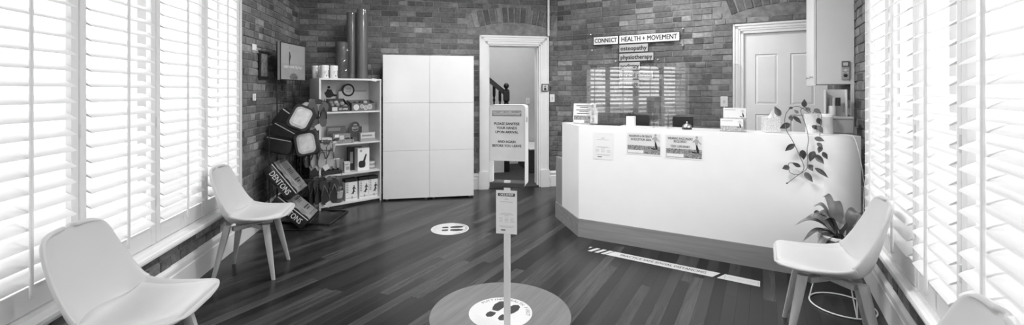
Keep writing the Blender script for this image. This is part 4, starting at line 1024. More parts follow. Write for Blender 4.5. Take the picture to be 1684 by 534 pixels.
# ================================================================== WALL SIGN
t = thing('wall_sign', 'clinic name sign with stacked service plates on the brick wall', 'sign', (0, 0, 0), AR)
ys = QR - 0.045
SG = plain('sign_grey', 0.46, 0.4, 0.5, 0.02); SW = plain('sign_white', 0.85, 0.4, 0.5, 0.01)
def plate(x0, x1, z0, z1, mat, body, size, wd):
    MB().bbox((x0, ys - 0.004, z0), (x1, ys, z1), 0.001, 1).build('plate', mat, t)
    m = MB(); b = 0.010
    m.box((x0 - b, ys - 0.003, z0 - b), (x1 + b, ys + 0.004, z0)).box((x0 - b, ys - 0.003, z1), (x1 + b, ys + 0.004, z1 + b)).box((x0 - b, ys - 0.003, z0), (x0, ys + 0.004, z1)).box((x1, ys - 0.003, z0), (x1 + b, ys + 0.004, z1)); m.build('plate_border', DARK, t)
    m = MB(); put_text(m, body, size, upright((x0 + x1) / 2, ys - 0.0052, (z0 + z1) / 2 - 0.002), 0.026, wd); m.build('lettering', INK, t)
plate(-2.146, -1.790, 2.125, 2.235, SW, 'CONNECT', 0.085, 0.325)
plate(-1.768, -0.965, 2.125, 2.235, SW, 'HEALTH + MOVEMENT', 0.095, 0.745)
z = 2.105
for body, x1, wd in (('osteopathy', -1.373, 0.36), ('physiotherapy', -1.299, 0.435), ('podiatry', -1.481, 0.255), ('clinical pilates', -1.302, 0.44), ('massage', -1.49, 0.25)):
    plate(-1.768, x1, z - 0.105, z, SG, body, 0.085, wd); z -= 0.125
MB().box((-2.20, ys + 0.006, 2.03), (-0.90, ys + 0.010, 2.30)).box((-1.84, ys + 0.006, 1.42), (-1.22, ys + 0.010, 2.03)).build('acrylic_backing', clear('thin_acrylic', 1.22, 0.97), t)
for x, z in ((-2.19, 2.28), (-0.92, 2.28), (-1.82, 1.88), (-1.24, 1.88), (-2.17, 2.05), (-0.92, 2.06), (-1.82, 1.45), (-1.25, 1.45)):
    MB().lathe([(0.010, 0), (0.010, 0.05)], 12, M=Matrix.Translation((x, QR - 0.002, z)) @ Rx).build('standoff', STEEL, t, True)

# ================================================================== WALL CABINET by the right window
WC = plain('wall_cabinet_white', 0.78, 0.45, 0.4, 0.015)
t = thing('wall_cabinet', 'white cupboard hung high on the wall beside the right window', 'cabinet', (0, 0, 0), AR)
MB().bbox((0.42, 4.81, 1.513), (0.692, 5.58, 3.0), 0.002, 1).build('carcass', WC, t)
for a, b in ((4.812, 5.19), (5.195, 5.578)):
    o = MB().bbox((0.397, a, 1.500), (0.417, b, 2.99), 0.002, 1).build('door', WC, t)
    MB().lathe([(0.006, 0), (0.006, 0.014), (0.012, 0.02), (0.012, 0.026), (0, 0.028)], 14, M=Matrix.Translation((0.397, a + 0.06, 1.58)) @ Matrix.Rotation(-PI / 2, 4, 'Y')).build('knob', STEEL, o, True)
MB().box((0.668, 4.812, 1.10), (0.692, 4.84, 1.512)).build('support_post', WC, t)
MB().bbox((0.69, 4.78, 1.505), (0.698, 4.81, 1.535), 0.001, 1).build('bracket', BLACK, t)
t = thing('remote_control', 'grey remote with a dark screen hung on the white cupboard side', 'remote', RF(0.627, 4.808, 1.553), AR)
MB().bbox((-0.029, -0.018, 0), (0.029, 0, 0.165), 0.005, 2).build('body', plain('remote_grey', 0.40, 0.4), t)
MB().bbox((-0.026, -0.0195, 0.11), (0.026, -0.016, 0.16), 0.002, 1).build('screen', plain('remote_dark', 0.10, 0.3), t)
MB().bbox((-0.018, -0.0205, 0.12), (0.018, -0.019, 0.15), 0.001, 1).build('display', LIGHT, t)
for k, (z, r) in enumerate(((0.082, 0.010), (0.035, 0.014))): MB().lathe([(r, 0), (r, 0.004)], 18, M=Matrix.Translation((0, -0.0175, z)) @ Rx).build('button', DARK if k else PAPER, t, True)
for x, z in ((-0.016, 0.082), (0.016, 0.082), (-0.016, 0.06), (0.016, 0.06)): MB().bbox((x - 0.006, -0.0205, z - 0.005), (x + 0.006, -0.017, z + 0.005), 0.001, 1).build('button', LIGHT, t)

# ================================================================== SWITCHES, SOCKETS, CONDUIT
def switch(label, loc, rz, w_=0.075, h_=0.118):
    t = thing('light_switch', label, 'switch', loc, rz)
    MB().bbox((-w_ / 2, -0.010, 0), (w_ / 2, 0, h_), 0.002, 1).build('plate', WHITE, t)
    MB().bbox((-0.012, -0.014, h_ / 2 - 0.02), (0.012, -0.008, h_ / 2 + 0.02), 0.002, 1).build('rocker', LIGHT, t)
    return t
switch('white switch plate on the brick right of the doorway', LF(1.838, QB - 0.012, 1.285), AL)
t = switch('white switch plate on the brick beside the white panelled door', RF(-0.43, QR - 0.012, 1.255), AR, 0.085, 0.13)
MB().bbox((-0.006, -0.008, -0.30), (0.006, 0.0, 0.0), 0.001, 1).build('cable_duct', WHITE, t)
switch('pale switch plate on the hall wall seen through the doorway', LF(1.93, hw0 - 0.002, 1.20), AL)
switch('white socket plate low on the left brick wall', LF(TL + 0.012, 4.89, 1.355), AL + PI / 2, 0.07, 0.07)
t = thing('door_sign', 'small black square sign with a white symbol on the door frame', 'sign', LF(1.717, QB - 0.046, 1.447), AL)
MB().bbox((-0.055, -0.004, 0), (0.055, 0, 0.115), 0.001, 1).build('plate', BLACK, t)
MB().box((-0.042, -0.005, 0.012), (0.042, -0.003, 0.103)).build('panel', LIGHT, t)
m = MB().prism([(-0.02, 0.018), (0.02, 0.018), (0.012, 0.06), (-0.012, 0.06)], 0, 0.0015, Matrix.Translation((0, -0.0045, 0)) @ Rx).lathe([(0.011, 0), (0.011, 0.0015)], 14, M=Matrix.Translation((0, -0.0045, 0.078)) @ Rx); m.build('symbol', DARK, t)
o = MB().tube([LF(1.775, QB - 0.03, 2.29), LF(1.775, QB - 0.03, ZC)], 0.017, 12).build('conduit', WHITE, None, True); tag(o, 'white vertical conduit running up from the doorway corner', 'conduit')

# ================================================================== SANITISER STAND
SST = plain('stand_white', 0.70, 0.35, 0.5, 0.01)
sx, sy = -0.028, 2.56
SRZ = -0.20
t = thing('sanitiser_stand', 'hand sanitiser stand with a sign panel on a slim white pole', 'sanitiser stand', (sx, sy, 0), SRZ)
MB().bbox((-0.018, -0.012, 0.006), (0.018, 0.012, 0.93), 0.002, 1).build('pole', SST, t)
MB().bbox((-0.15, -0.36, 0), (0.15, 0.04, 0.006), 0.002, 1).build('base_plate', SST, t)
x0, x1, z0, z1 = -0.108, 0.108, 0.892, 1.372
def band(r, th):      # the folded hood: rounded rectangular loop with depth
    o_ = rrect(x0, z0, x1, z1, r, 5); i_ = rrect(x0 + th, z0 + th, x1 - th, z1 - th, r - th, 5); n = len(o_); vs = []; fs = []
    for y in (-0.008, 0.105):
        vs += [(p[0], y, p[1]) for p in o_] + [(p[0], y, p[1]) for p in i_]
    for k in range(n):
        j = (k + 1) % n
        fs += [(k, j, n + j, n + k), (2 * n + k, 3 * n + k, 3 * n + j, 2 * n + j), (k, 2 * n + k, 2 * n + j, j), (n + k, n + j, 3 * n + j, 3 * n + k)]
    m = MB(); m.add(vs, fs); return m
band(0.022, 0.003).build('hood', SST, t, True)
MB().box((x0 + 0.004, -0.004, 1.045), (x1 - 0.004, -0.001, z1 - 0.004)).build('sign_panel', plain('stand_sign', 0.74, 0.5), t)
MB().bbox((x0 + 0.01, 0.0, z0 + 0.003), (x1 - 0.006, 0.10, z0 + 0.022), 0.004, 1).build('drip_tray', plain('tray_dark', 0.05, 0.5), t)
MB().bbox((x0 + 0.004, -0.014, z0 - 0.003), (x1 - 0.004, 0.0, z0 + 0.028), 0.006, 2).build('tray_lip', plain('tray_dark', 0.05, 0.5), t)
m = MB()
for i in range(12):
    for k in range(4): m.lathe([(0.003, 0), (0.003, 0.0006)], 6, (x0 + 0.022 + 0.015 * i, 0.018 + 0.02 * k, z0 + 0.0222))
m.build('drain_holes', BLACK, t)
m = MB()
for body, z, wd in (('PLEASE SANITISE', 1.272, 0.150), ('YOUR HANDS', 1.248, 0.120), ('UPON ARRIVAL', 1.224, 0.136), ('AND AGAIN', 1.168, 0.105), ('BEFORE YOU LEAVE', 1.144, 0.172)):
    put_text(m, body, 0.021, upright(-0.002, -0.0046, z - 0.012), 0.02, wd)
m.build('lettering', INK, t)
m = MB(); put_text(m, 'CONNECT | HEALTH + MOVEMENT', 0.012, upright(-0.002, -0.0046, 1.328), 0.02, 0.160)
for a, b, c, d in ((-0.088, 0.084, 1.335, 1.3375), (-0.088, 0.084, 1.306, 1.3085), (-0.088, -0.0855, 1.306, 1.3375), (0.0815, 0.084, 1.306, 1.3375)): m.box((a, -0.0048, c), (b, -0.004, d))
m.build('logo_box', INK, t)
MB().box((-0.086, -0.0047, 1.308), (0.082, -0.004, 1.321)).build('logo_band', MID, t)
m = MB(); put_text(m, 'osteopathy physiotherapy podiatry pilates', 0.009, upright(-0.002, -0.0052, 1.3145), 0.0, 0.155); m.build('logo_lettering', PAPER, t)
MB().bbox((0.1085, 0.03, 1.27), (0.1105, 0.06, 1.30), 0.001, 1).build('lock', MID, t)
o = checkin_sheet('notice_sheet', 'check-in notice clipped to the sanitiser stand pole', (sx - 0.004, sy - 0.0145, 0.624), SRZ, 0.124, 0.252, 'CHECK-IN NOW', True)

# ================================================================== FLOOR DECALS
STK = plain('sticker_white', 0.62, 0.45, 0.4, 0.015); SBLK = plain('sticker_black', 0.03, 0.5)
def disc_poly(r, n=64): return [(r * math.cos(2 * PI * i / n), r * math.sin(2 * PI * i / n)) for i in range(n)]
t = tag(MB().prism(disc_poly(0.458), 0.0004, 0.004).build('floor_disc', DISCW, None, loc=(-0.075, 2.868, 0), rot=AR), 'large round pale timber disc on the floor under the stand', 'floor disc')
FOOT = [(-0.030, 0.0), (0.012, -0.004), (0.030, 0.03), (0.040, 0.075), (0.030, 0.125), (0.005, 0.145), (-0.025, 0.13), (-0.040, 0.08), (-0.038, 0.03)]
HEEL = [(-0.030, -0.022), (0.014, -0.026), (0.024, -0.05), (0.018, -0.085), (-0.006, -0.10), (-0.03, -0.085), (-0.036, -0.05)]
def sticker(label, loc, rz, r, zt, lift):
    t = thing('floor_sticker', label, 'sticker', loc, rz, 'round floor stickers')
    MB().prism(disc_poly(r), 0, 0.0012).build('sheet', STK, t)
    m = MB()
    for s in (-1, 1):
        for poly in (FOOT, HEEL):
            m.prism([(s * (p[0] * 0.95) + s * 0.052, p[1] * 0.95 + 0.005) for p in poly], 0.0012, 0.0017)
    m.build('footprints', SBLK, t)
    m = MB(); body = 'PUTTING HEALTH FIRST'; n = len(body)
    for k, chx in enumerate(body):
        if chx == ' ': continue
        a = math.radians(72 - 144 * k / (n - 1)); R_ = r * 0.86
        M = Matrix.Translation((-R_ * math.sin(a), R_ * math.cos(a), 0.0016)) @ Matrix.Rotation(a, 4, 'Z')
        put_text(m, chx, r * 0.17, M, 0.02)
    m.build('lettering', plain('sticker_grey', 0.14, 0.5), t)
    m = MB()
    for k, (z, wd) in enumerate(((-0.56, 0.62), (-0.66, 0.46))): m.box((-r * wd, r * z, 0.0012), (r * wd, r * z + 0.004, 0.0016))
    for a, b, c, d in ((-0.5, 0.5, -0.74, -0.725), (-0.42, 0.42, -0.87, -0.855)): m.box((r * a, r * c, 0.0012), (r * b, r * d, 0.0016))
    m.build('small_print', plain('sticker_faint', 0.55, 0.5), t)
    m = MB(); put_text(m, 'CONNECT | HEALTH + MOVEMENT', 0.02, Matrix.Translation((0, -r * 0.80, 0.0016)), 0.0, r * 0.8); m.build('logo_lettering', plain('sticker_faint', 0.55, 0.5), t)
    return t
sticker('white round footprint sticker on the pale timber disc', (-0.075, 2.872, 0.0042), -0.50, 0.207, 0, 0)
sticker('white round footprint sticker on the dark boards near the cabinet', (-0.654, 4.632, 0.0006), -PI / 2 + 0.12, 0.199, 0, 0)
t = thing('floor_strip', 'white lettered social distancing strip on the floor before the counter', 'floor strip', RF(0, 0, 0.0006), AR)
qa, qb = 3.775, 3.885
def sq(d, q): return (d, q - 0.05 * (d + 0.75) + 0.0)
def strip(pts, name='band', mat=STK): return MB().prism([sq(*p) for p in pts], 0, 0.0012).build(name, mat, t)
strip([(-1.215, qa), (-0.345, qa), (-0.295, qb), (-1.165, qb)])
strip([(-0.312, qa), (-0.02, qa), (-0.02, qb), (-0.262, qb)])
for k in range(3): strip([(-1.385 + 0.062 * k, qa), (-1.350 + 0.062 * k, qa), (-1.300 + 0.062 * k, qb), (-1.335 + 0.062 * k, qb)], 'stripe')
strip([(-1.400, qb - 0.045), (-1.378, qb), (-1.400, qb)], 'stripe')
m = MB(); put_text(m, 'PRACTICE SAFE SOCIAL DISTANCING', 0.062, Matrix.Translation((-0.745, 3.829, 0.0018)) @ Matrix.Rotation(-0.05, 4, 'Z'), 0.014, 0.70); m.build("lettering", plain("strip_ink", 0.05, 0.5), t)
m = MB(); put_text(m, 'CONNECT | HEALTH + MOVEMENT', 0.022, Matrix.Translation((-0.145, 3.80, 0.0018)) @ Matrix.Rotation(-0.05, 4, 'Z'), 0.0, 0.20)
m.box((-0.262, 3.77, 0.0012), (-0.257, 3.84, 0.0017)).box((-0.034, 3.755, 0.0012), (-0.030, 3.83, 0.0017)); m.build('logo_lettering', MID, t)
# ================================================================== POT PLANT on a wire stand (right)
t = thing('potted_plant', 'leafy plant in a white pot on a wire stand behind the chair', 'plant', (2.232, 2.968, 0), 0.0)
m = MB().tube([(0.185 * math.cos(2 * PI * i / 40), 0.185 * math.sin(2 * PI * i / 40), 0.006) for i in range(40)], 0.005, 8, True); m.build('stand_ring', WHITE, t, True)
m = MB().tube([(0.125 * math.cos(2 * PI * i / 40), 0.125 * math.sin(2 * PI * i / 40), 0.30) for i in range(40)], 0.005, 8, True); m.build('stand_ring', WHITE, t, True)
for k in range(3):
    a = 2.4 + k * 2 * PI / 3
    for s in (-0.22, 0.22):
        MB().tube([(0.185 * math.cos(a), 0.185 * math.sin(a), 0.006), (0.125 * math.cos(a + s), 0.125 * math.sin(a + s), 0.30)], 0.004, 8).build('stand_leg', WHITE, t, True)
MB().lathe([(0.082, 0.20), (0.088, 0.205), (0.112, 0.30), (0.142, 0.462), (0.150, 0.465), (0.150, 0.485), (0.138, 0.485), (0.134, 0.45), (0, 0.45)], 36).build('pot', WHITE, t, True)
MB().lathe([(0.134, 0.451), (0.10, 0.46), (0, 0.465)], 24).build('soil', MATS['soil'], t, True)
PL1 = plain('broad_leaf', 0.09, 0.4, 0.5, 0.4, 14); PL2 = plain('broad_leaf_light', 0.17, 0.4, 0.5, 0.4, 14)
r = random.Random(21)
def blade(t, a, reach, rise, droop, wd, mat, twist=0.0):
    c, s = math.cos(a), math.sin(a)
    def fn(u, v):
        vv = (v - 0.5) * 2; wv = wd * (math.sin(PI * min(1, u ** 0.8)) ** 0.8) * (1 if u > 0.28 else (u / 0.28) * 0.8 + 0.1)
        rad = 0.03 + reach * u; z = 0.46 + rise * math.sin(min(1, u * 1.15) * PI * 0.55) - droop * u * u
        return (c * rad - s * vv * wv / 2, s * rad + c * vv * wv / 2, z + 0.18 * wv * vv * vv + twist * vv * wv * 0.3)
    MB().grid(fn, 14, 6).build('leaf', mat, t, True)
for a, reach, rise, droop, wd in ((3.15, 0.25, 0.12, 0.12, 0.075), (3.45, 0.24, 0.10, 0.20, 0.065), (3.75, 0.30, 0.06, 0.20, 0.07), (2.7, 0.26, 0.18, 0.10, 0.08), (2.2, 0.24, 0.20, 0.12, 0.085), (1.6, 0.26, 0.22, 0.10, 0.085), (1.0, 0.25, 0.20, 0.10, 0.08),
                                 (0.4, 0.26, 0.16, 0.16, 0.08), (-0.3, 0.24, 0.12, 0.20, 0.08), (5.2, 0.22, 0.10, 0.18, 0.08), (4.5, 0.20, 0.12, 0.16, 0.08), (4.0, 0.16, 0.20, 0.06, 0.07), (3.3, 0.13, 0.22, 0.05, 0.075), (2.4, 0.14, 0.28, 0.04, 0.08), (1.3, 0.12, 0.30, 0.03, 0.075), (0.2, 0.13, 0.25, 0.05, 0.08), (5.6, 0.26, 0.05, 0.20, 0.075), (3.0, 0.18, 0.24, 0.08, 0.07), (2.0, 0.10, 0.34, 0.02, 0.07)):
    if math.cos(a - 5.76) > 0.2: reach = min(reach, 0.13)
    blade(t, a, reach * 0.95, rise * 0.8, droop, wd, PL1 if r.random() < 0.5 else PL2, r.uniform(-0.6, 0.6))

# ================================================================== STAIR in the hall
DW = plain('dark_stained_wood', 0.012, 0.35, 0.5, 0.3)
t = thing('stair_rail', 'dark turned stair rail with a ball-topped newel in the hall', 'stair rail', LF(0, 0), AL)
qs = 7.75
def turned(x, z0, z1, r):
    h_ = z1 - z0
    return [(r, 0), (r, 0.12 * h_), (r * 0.6, 0.16 * h_), (r * 0.95, 0.22 * h_), (r * 0.55, 0.30 * h_), (r * 0.85, 0.55 * h_), (r * 0.5, 0.72 * h_), (r * 0.95, 0.76 * h_), (r * 0.55, 0.80 * h_), (r, 0.84 * h_), (r, h_)]
nx = 1.345
MB().bbox((nx - 0.05, qs - 0.05, 0.02), (nx + 0.05, qs + 0.05, 0.75), 0.006, 1).build('newel_base', DW, t)
MB().lathe([(0.045, 0.75), (0.032, 0.80), (0.048, 0.86), (0.036, 0.95), (0.044, 1.18), (0.052, 1.22), (0.036, 1.25), (0.052, 1.28)], 20, (nx, qs, 0)).build('newel_shaft', DW, t, True)
MB().bbox((nx - 0.052, qs - 0.052, 1.28), (nx + 0.052, qs + 0.052, 1.46), 0.006, 1).build('newel_block', DW, t)
MB().lathe([(0.05, 1.46), (0.055, 1.475), (0.03, 1.49), (0.024, 1.50)] + [(max(0.0005, 0.050 * math.cos(a)), 1.548 + 0.050 * math.sin(a)) for a in [-1.1 + i * (PI / 2 + 1.1) / 10 for i in range(11)]], 20, (nx, qs, 0)).build('newel_ball', DW, t, True)
sl = (1.78 - 1.39) / 0.48
m = MB(); xa, xb = 0.55, nx
za = 1.40 + (xb - xa) * sl
m.add([(x, y, z) for x, zz in ((xa, za), (xb, 1.40)) for y in (qs - 0.035, qs + 0.035) for z in (zz - 0.05, zz + 0.05)], [(0, 1, 3, 2), (4, 6, 7, 5), (0, 4, 5, 1), (2, 3, 7, 6), (0, 2, 6, 4), (1, 5, 7, 3)]); m.build('handrail', DW, t)
for k in range(7):
    x = nx - 0.115 - 0.105 * k; z1 = 1.40 + (xb - x) * sl - 0.04; z0 = 0.35 + (xb - x) * sl * 0.9
    MB().lathe([(a, z0 + b) for a, b in turned(x, z0, z1, 0.026)], 12, (x, qs, 0)).build('baluster', DW, t, True)
t = thing('stair_flight', 'dark carpeted stair flight rising to the left in the hall', 'stairs', LF(0, 0), AL)
for k in range(7):
    MB().bbox((nx - 0.06 - 0.25 * (k + 1), qs - 0.04, 0.012 + 0.0), (nx - 0.06 - 0.25 * k, hw0 - 0.03, 0.18 * (k + 1)), 0.008, 1).build('step', CARPET, t)
m = MB(); m.add([(nx - 0.05, qs - 0.06, 0.012), (nx - 0.05, qs - 0.06, 0.22), (nx - 1.8, qs - 0.06, 1.50), (nx - 1.8, qs - 0.06, 0.012), (nx - 0.05, qs - 0.042, 0.012), (nx - 0.05, qs - 0.042, 0.22), (nx - 1.8, qs - 0.042, 1.50), (nx - 1.8, qs - 0.042, 0.012)], [(0, 1, 2, 3), (7, 6, 5, 4), (0, 4, 5, 1), (1, 5, 6, 2), (2, 6, 7, 3), (3, 7, 4, 0)]); m.build('stringer', WHITE, t)
# dado rail and dark step at the right of the hall
t = thing('carpeted_step', 'dark carpeted landing step at the right of the hall', 'steps', LF(0, 0), AL)
MB().bbox((1.72, 7.5, 0.012), (2.09, 8.55, 0.42), 0.01, 1).build('upper_step', CARPET, t)
MB().bbox((1.715, 7.49, 0.42), (2.09, 8.55, 0.445), 0.006, 1).build('tread', WHITE, t)
skirting('trim_6', lambda x, y, z: LF(2.12 + y, x, z + 0.445), 7.4, hw0, 0.23)

# ================================================================== DISPLAY RACK by the left wall
RKM = WIRE
t = thing('display_rack', 'black wire display rack with sloped shelves against the left brick wall', 'rack', (0, 0, 0), 0.0)
bx, by0, by1 = -2.60, 4.86, 5.40
def wire(pts, r=0.004, name='wire', parent=t): return MB().tube(pts, r, 6).build(name, RKM, parent, True)
wire([(bx, by0, 0.0), (bx, by0, 2.0)], 0.008, 'upright'); wire([(bx, by1, 0.0), (bx, by1, 2.0)], 0.008, 'upright')
m = MB()
for k in range(9): m.tube([(bx, by0 + (by1 - by0) * k / 8, 0.15), (bx, by0 + (by1 - by0) * k / 8, 1.60)], 0.0025, 5)
for k in range(22): m.tube([(bx, by0, 0.15 + 0.0665 * k), (bx, by1, 0.15 + 0.0665 * k)], 0.0025, 5)
m.build('grid_panel', RKM, t)
for y in (by0, by1): wire([(bx, y, 0.008), (bx + 0.62, y - 0.10, 0.008)], 0.008, 'foot')
wire([(bx + 0.62, by0 - 0.10, 0.008), (bx + 0.62, by1 - 0.10, 0.008)], 0.008, 'foot')
for z, ln in ((1.335, 0.49), (0.87, 0.55), (0.45, 0.58)):
    for y in (4.93, 5.03, 5.19): wire([(bx, y, z), (bx + ln, y, z), (bx + ln + 0.01, y, z + 0.03)], 0.004, 'hook')
# side frame carrying the bags (nearer the camera)
wire([(-2.545, 4.60, 0.0), (-2.545, 4.60, 1.20)], 0.006, 'upright'); wire([(-2.50, 4.60, 0.0), (-1.98, 4.60, 0.008)], 0.006, 'foot')
wire([(-2.545, 4.60, 0.79), (-2.10, 4.62, 0.785)], 0.004, 'shelf_wire'); wire([(-2.545, 4.95, 0.79), (-2.02, 4.95, 0.785)], 0.004, 'shelf_wire'); wire([(-2.10, 4.62, 0.785), (-2.02, 4.95, 0.785), (-2.02, 4.95, 0.86)], 0.004, 'shelf_wire')

# header board
t = thing('header_board', 'beach picture header board on top of the display rack', 'sign', (-2.535, 5.085, 1.575), PI / 2 - 0.0)
MB().bbox((-0.285, 0.0, 0), (0.285, 0.030, 0.42), 0.002, 1).build('board', plain('board_edge', 0.45, 0.5), t)
MB().box((-0.287, -0.004, -0.002), (0.287, 0.001, 0.422)).build('dark_frame', BLACK, t)
MB().box((-0.276, -0.006, 0.010), (0.276, -0.003, 0.412)).build('picture', plain('beach_print', 0.36, 0.4, 0.5, 0.10, 2), t)
MB().box((-0.276, -0.0066, 0.010), (0.276, -0.0055, 0.19)).build('sand_print', plain('sand_print', 0.31, 0.4, 0.5, 0.12, 6), t)
m = MB(); F = Matrix.Translation((-0.09, -0.0066, 0.22)) @ Rx
m.prism([(-0.012, -0.05), (0.0, -0.05), (0.004, 0.0), (0.016, 0.03), (0.022, 0.055), (0.008, 0.085), (0.0, 0.105), (-0.012, 0.10), (-0.012, 0.06), (-0.018, 0.02)], 0, 0.001, F); m.build('figure_print', DARK, t)
m = MB(); put_text(m, 'super comfy flip flops', 0.05, upright(-0.01, -0.0072, 0.155), 0.0, 0.42); m.build('lettering', PAPER, t)
m = MB(); m.prism([(-0.06, 0.36), (-0.09, 0.395), (-0.10, 0.38), (-0.085, 0.36)], 0, 0.001, Matrix.Translation((0, -0.0066, 0)) @ Rx); put_text(m, 'Archies', 0.05, upright(0.03, -0.0072, 0.345), 0.0, 0.14); m.build('logo_print', MID, t)
m = MB().prism([(-0.07, 0.012), (0.08, 0.012), (0.10, 0.04), (0.05, 0.075), (-0.01, 0.085), (-0.07, 0.065), (-0.09, 0.035)], 0, 0.0012, Matrix.Translation((0, -0.0068, 0)) @ Rx); m.build('rock_print', plain('rock_print', 0.14, 0.6, 0.3, 0.5, 40), t)
# string picture and little notes on the left brick wall
t = thing('small_picture', 'narrow dark picture hung on the left brick wall', 'picture', LF(TL + 0.012, 5.12, 1.58), AL + PI / 2)
MB().bbox((-0.115, -0.02, 0), (0.115, 0, 0.30), 0.002, 1).build('frame', BLACK, t)
MB().box((-0.085, -0.022, 0.03), (0.085, -0.019, 0.27)).build('print', plain('pic_print', 0.16, 0.5, 0.5, 0.7, 25), t)
o = MB().bbox((-0.055, -0.004, 0), (0.055, 0, 0.065), 0.001, 1).build('wall_note', PAPER, None, loc=LF(TL + 0.010, 4.905, 1.868), rot=AL + PI / 2); tag(o, 'small white note pinned above the narrow dark picture', 'note')
fine = [catmull([(TL + 0.02, 4.93, 1.885), (TL + 0.02, 5.10, 1.82), (TL + 0.03, 5.3, 1.845), (TL + 0.06, 5.48, 1.90)], i / 12) for i in range(13)]
tag(MB().tube([LF(*p) for p in fine], 0.0025, 5).build('string', LIGHT, None, True), 'thin pale string slung from the note to the header board', 'string')

# pillow bags: sloped, near face carries the lettering.  local: x out of the wall (down the slope), y along the wall, z out of the face
BAGK = plain('bag_dark', 0.035, 0.22, 0.5, 0.3, 12); BAGT = plain('bag_top', 0.21, 0.25, 0.5, 0.45, 9); BAGL = plain('bag_label', 0.28, 0.35, 0.5, 0.08)
def frame_at(d, q, z, slope):
    """slope frame: u runs down and into the room, v along the wall, n out of the face"""
    M = Matrix.Rotation(AL, 4, 'Z'); return Matrix.Translation(LF(-d, q, z)) @ M @ Matrix.Rotation(slope, 4, 'Y')
def pillow_bag(label, d, q, z, slope):
    t = thing('pillow_bag', label, 'pillow bag', LF(-d, q, z), AL, 'lettered pillow bags')
    t.matrix_world = frame_at(d, q, z, slope)
    L_, W_, T_ = 0.41, 0.37, 0.13
    def skin(a, b, z0, up):
        e = min(a, 1 - a, b, 1 - b); puff = 0.02 * min(1, e * 6)
        return (a * L_, b * W_, z0 + (puff if up else -puff) + (0.004 * math.sin(a * 23 + b * 5) if up else 0))
    MB().bbox((0, 0, 0.0), (L_, W_, T_), 0.02, 2).build('bag', BAGK, t, True)
    MB().grid(lambda a, b: skin(a * 0.96 + 0.02, b * 0.94 + 0.04, T_, True), 12, 12).build('clear_face', BAGT, t, True)
    MB().bbox((0.05, 0.07, T_ + 0.012), (0.36, 0.31, T_ + 0.024), 0.003, 1).build('insert_card', BAGL, t)
    m = MB(); Rt = Matrix.Translation((0, 0, T_ + 0.025))
    for k in range(4): m.box((0.14 + 0.018 * k, 0.13, T_ + 0.024), (0.147 + 0.018 * k, 0.25 - 0.02 * (k % 2), T_ + 0.0255))
    m.box((0.27, 0.11, T_ + 0.024), (0.285, 0.27, T_ + 0.0255)).box((0.30, 0.14, T_ + 0.024), (0.312, 0.24, T_ + 0.0255)); m.build('print', DARK, t)
    m = MB(); put_text(m, 'DENTONS', 0.085, Matrix.Translation((0.215, -0.003, T_ * 0.48)) @ Rx, 0.012, 0.28); m.build('lettering', PAPER, t)
    MB().tube([(0.01, 0.0, T_ - 0.012), (L_ - 0.01, 0.0, T_ - 0.012)], 0.004, 6).build('zip', LIGHT, t, True)
    return t
pillow_bag('upper lettered pillow bag sloping on the display rack', 1.69, 4.86, 0.645, math.radians(53))
pillow_bag('lower lettered pillow bag sloping near the floor', 1.62, 4.87, 0.288, math.radians(42))
t2 = bpy.data.objects['display_rack']
for (d, z, sl_) in ((1.675, 0.628, 53), (1.605, 0.272, 42)):
    for q in (4.95, 5.20):
        c, s = math.cos(math.radians(sl_)), math.sin(math.radians(sl_))
        a = LF(-d - 0.01, q, z); b = LF(-d + 0.43 * c - 0.01, q, max(0.012, z - 0.43 * s)); b2 = b + LF(0.10 * s, 0, 0.10 * c)
        wire([a, b, b2], 0.004, 'shelf_wire', t2)
    a = LF(-d - 0.01 + 0.43 * c, 4.88, max(0.012, z - 0.43 * s)) + LF(0.09 * s, 0, 0.09 * c); b = LF(-d - 0.01 + 0.43 * c, 5.24, max(0.012, z - 0.43 * s)) + LF(0.09 * s, 0, 0.09 * c)
    wire([a, b], 0.004, 'shelf_wire', t2)
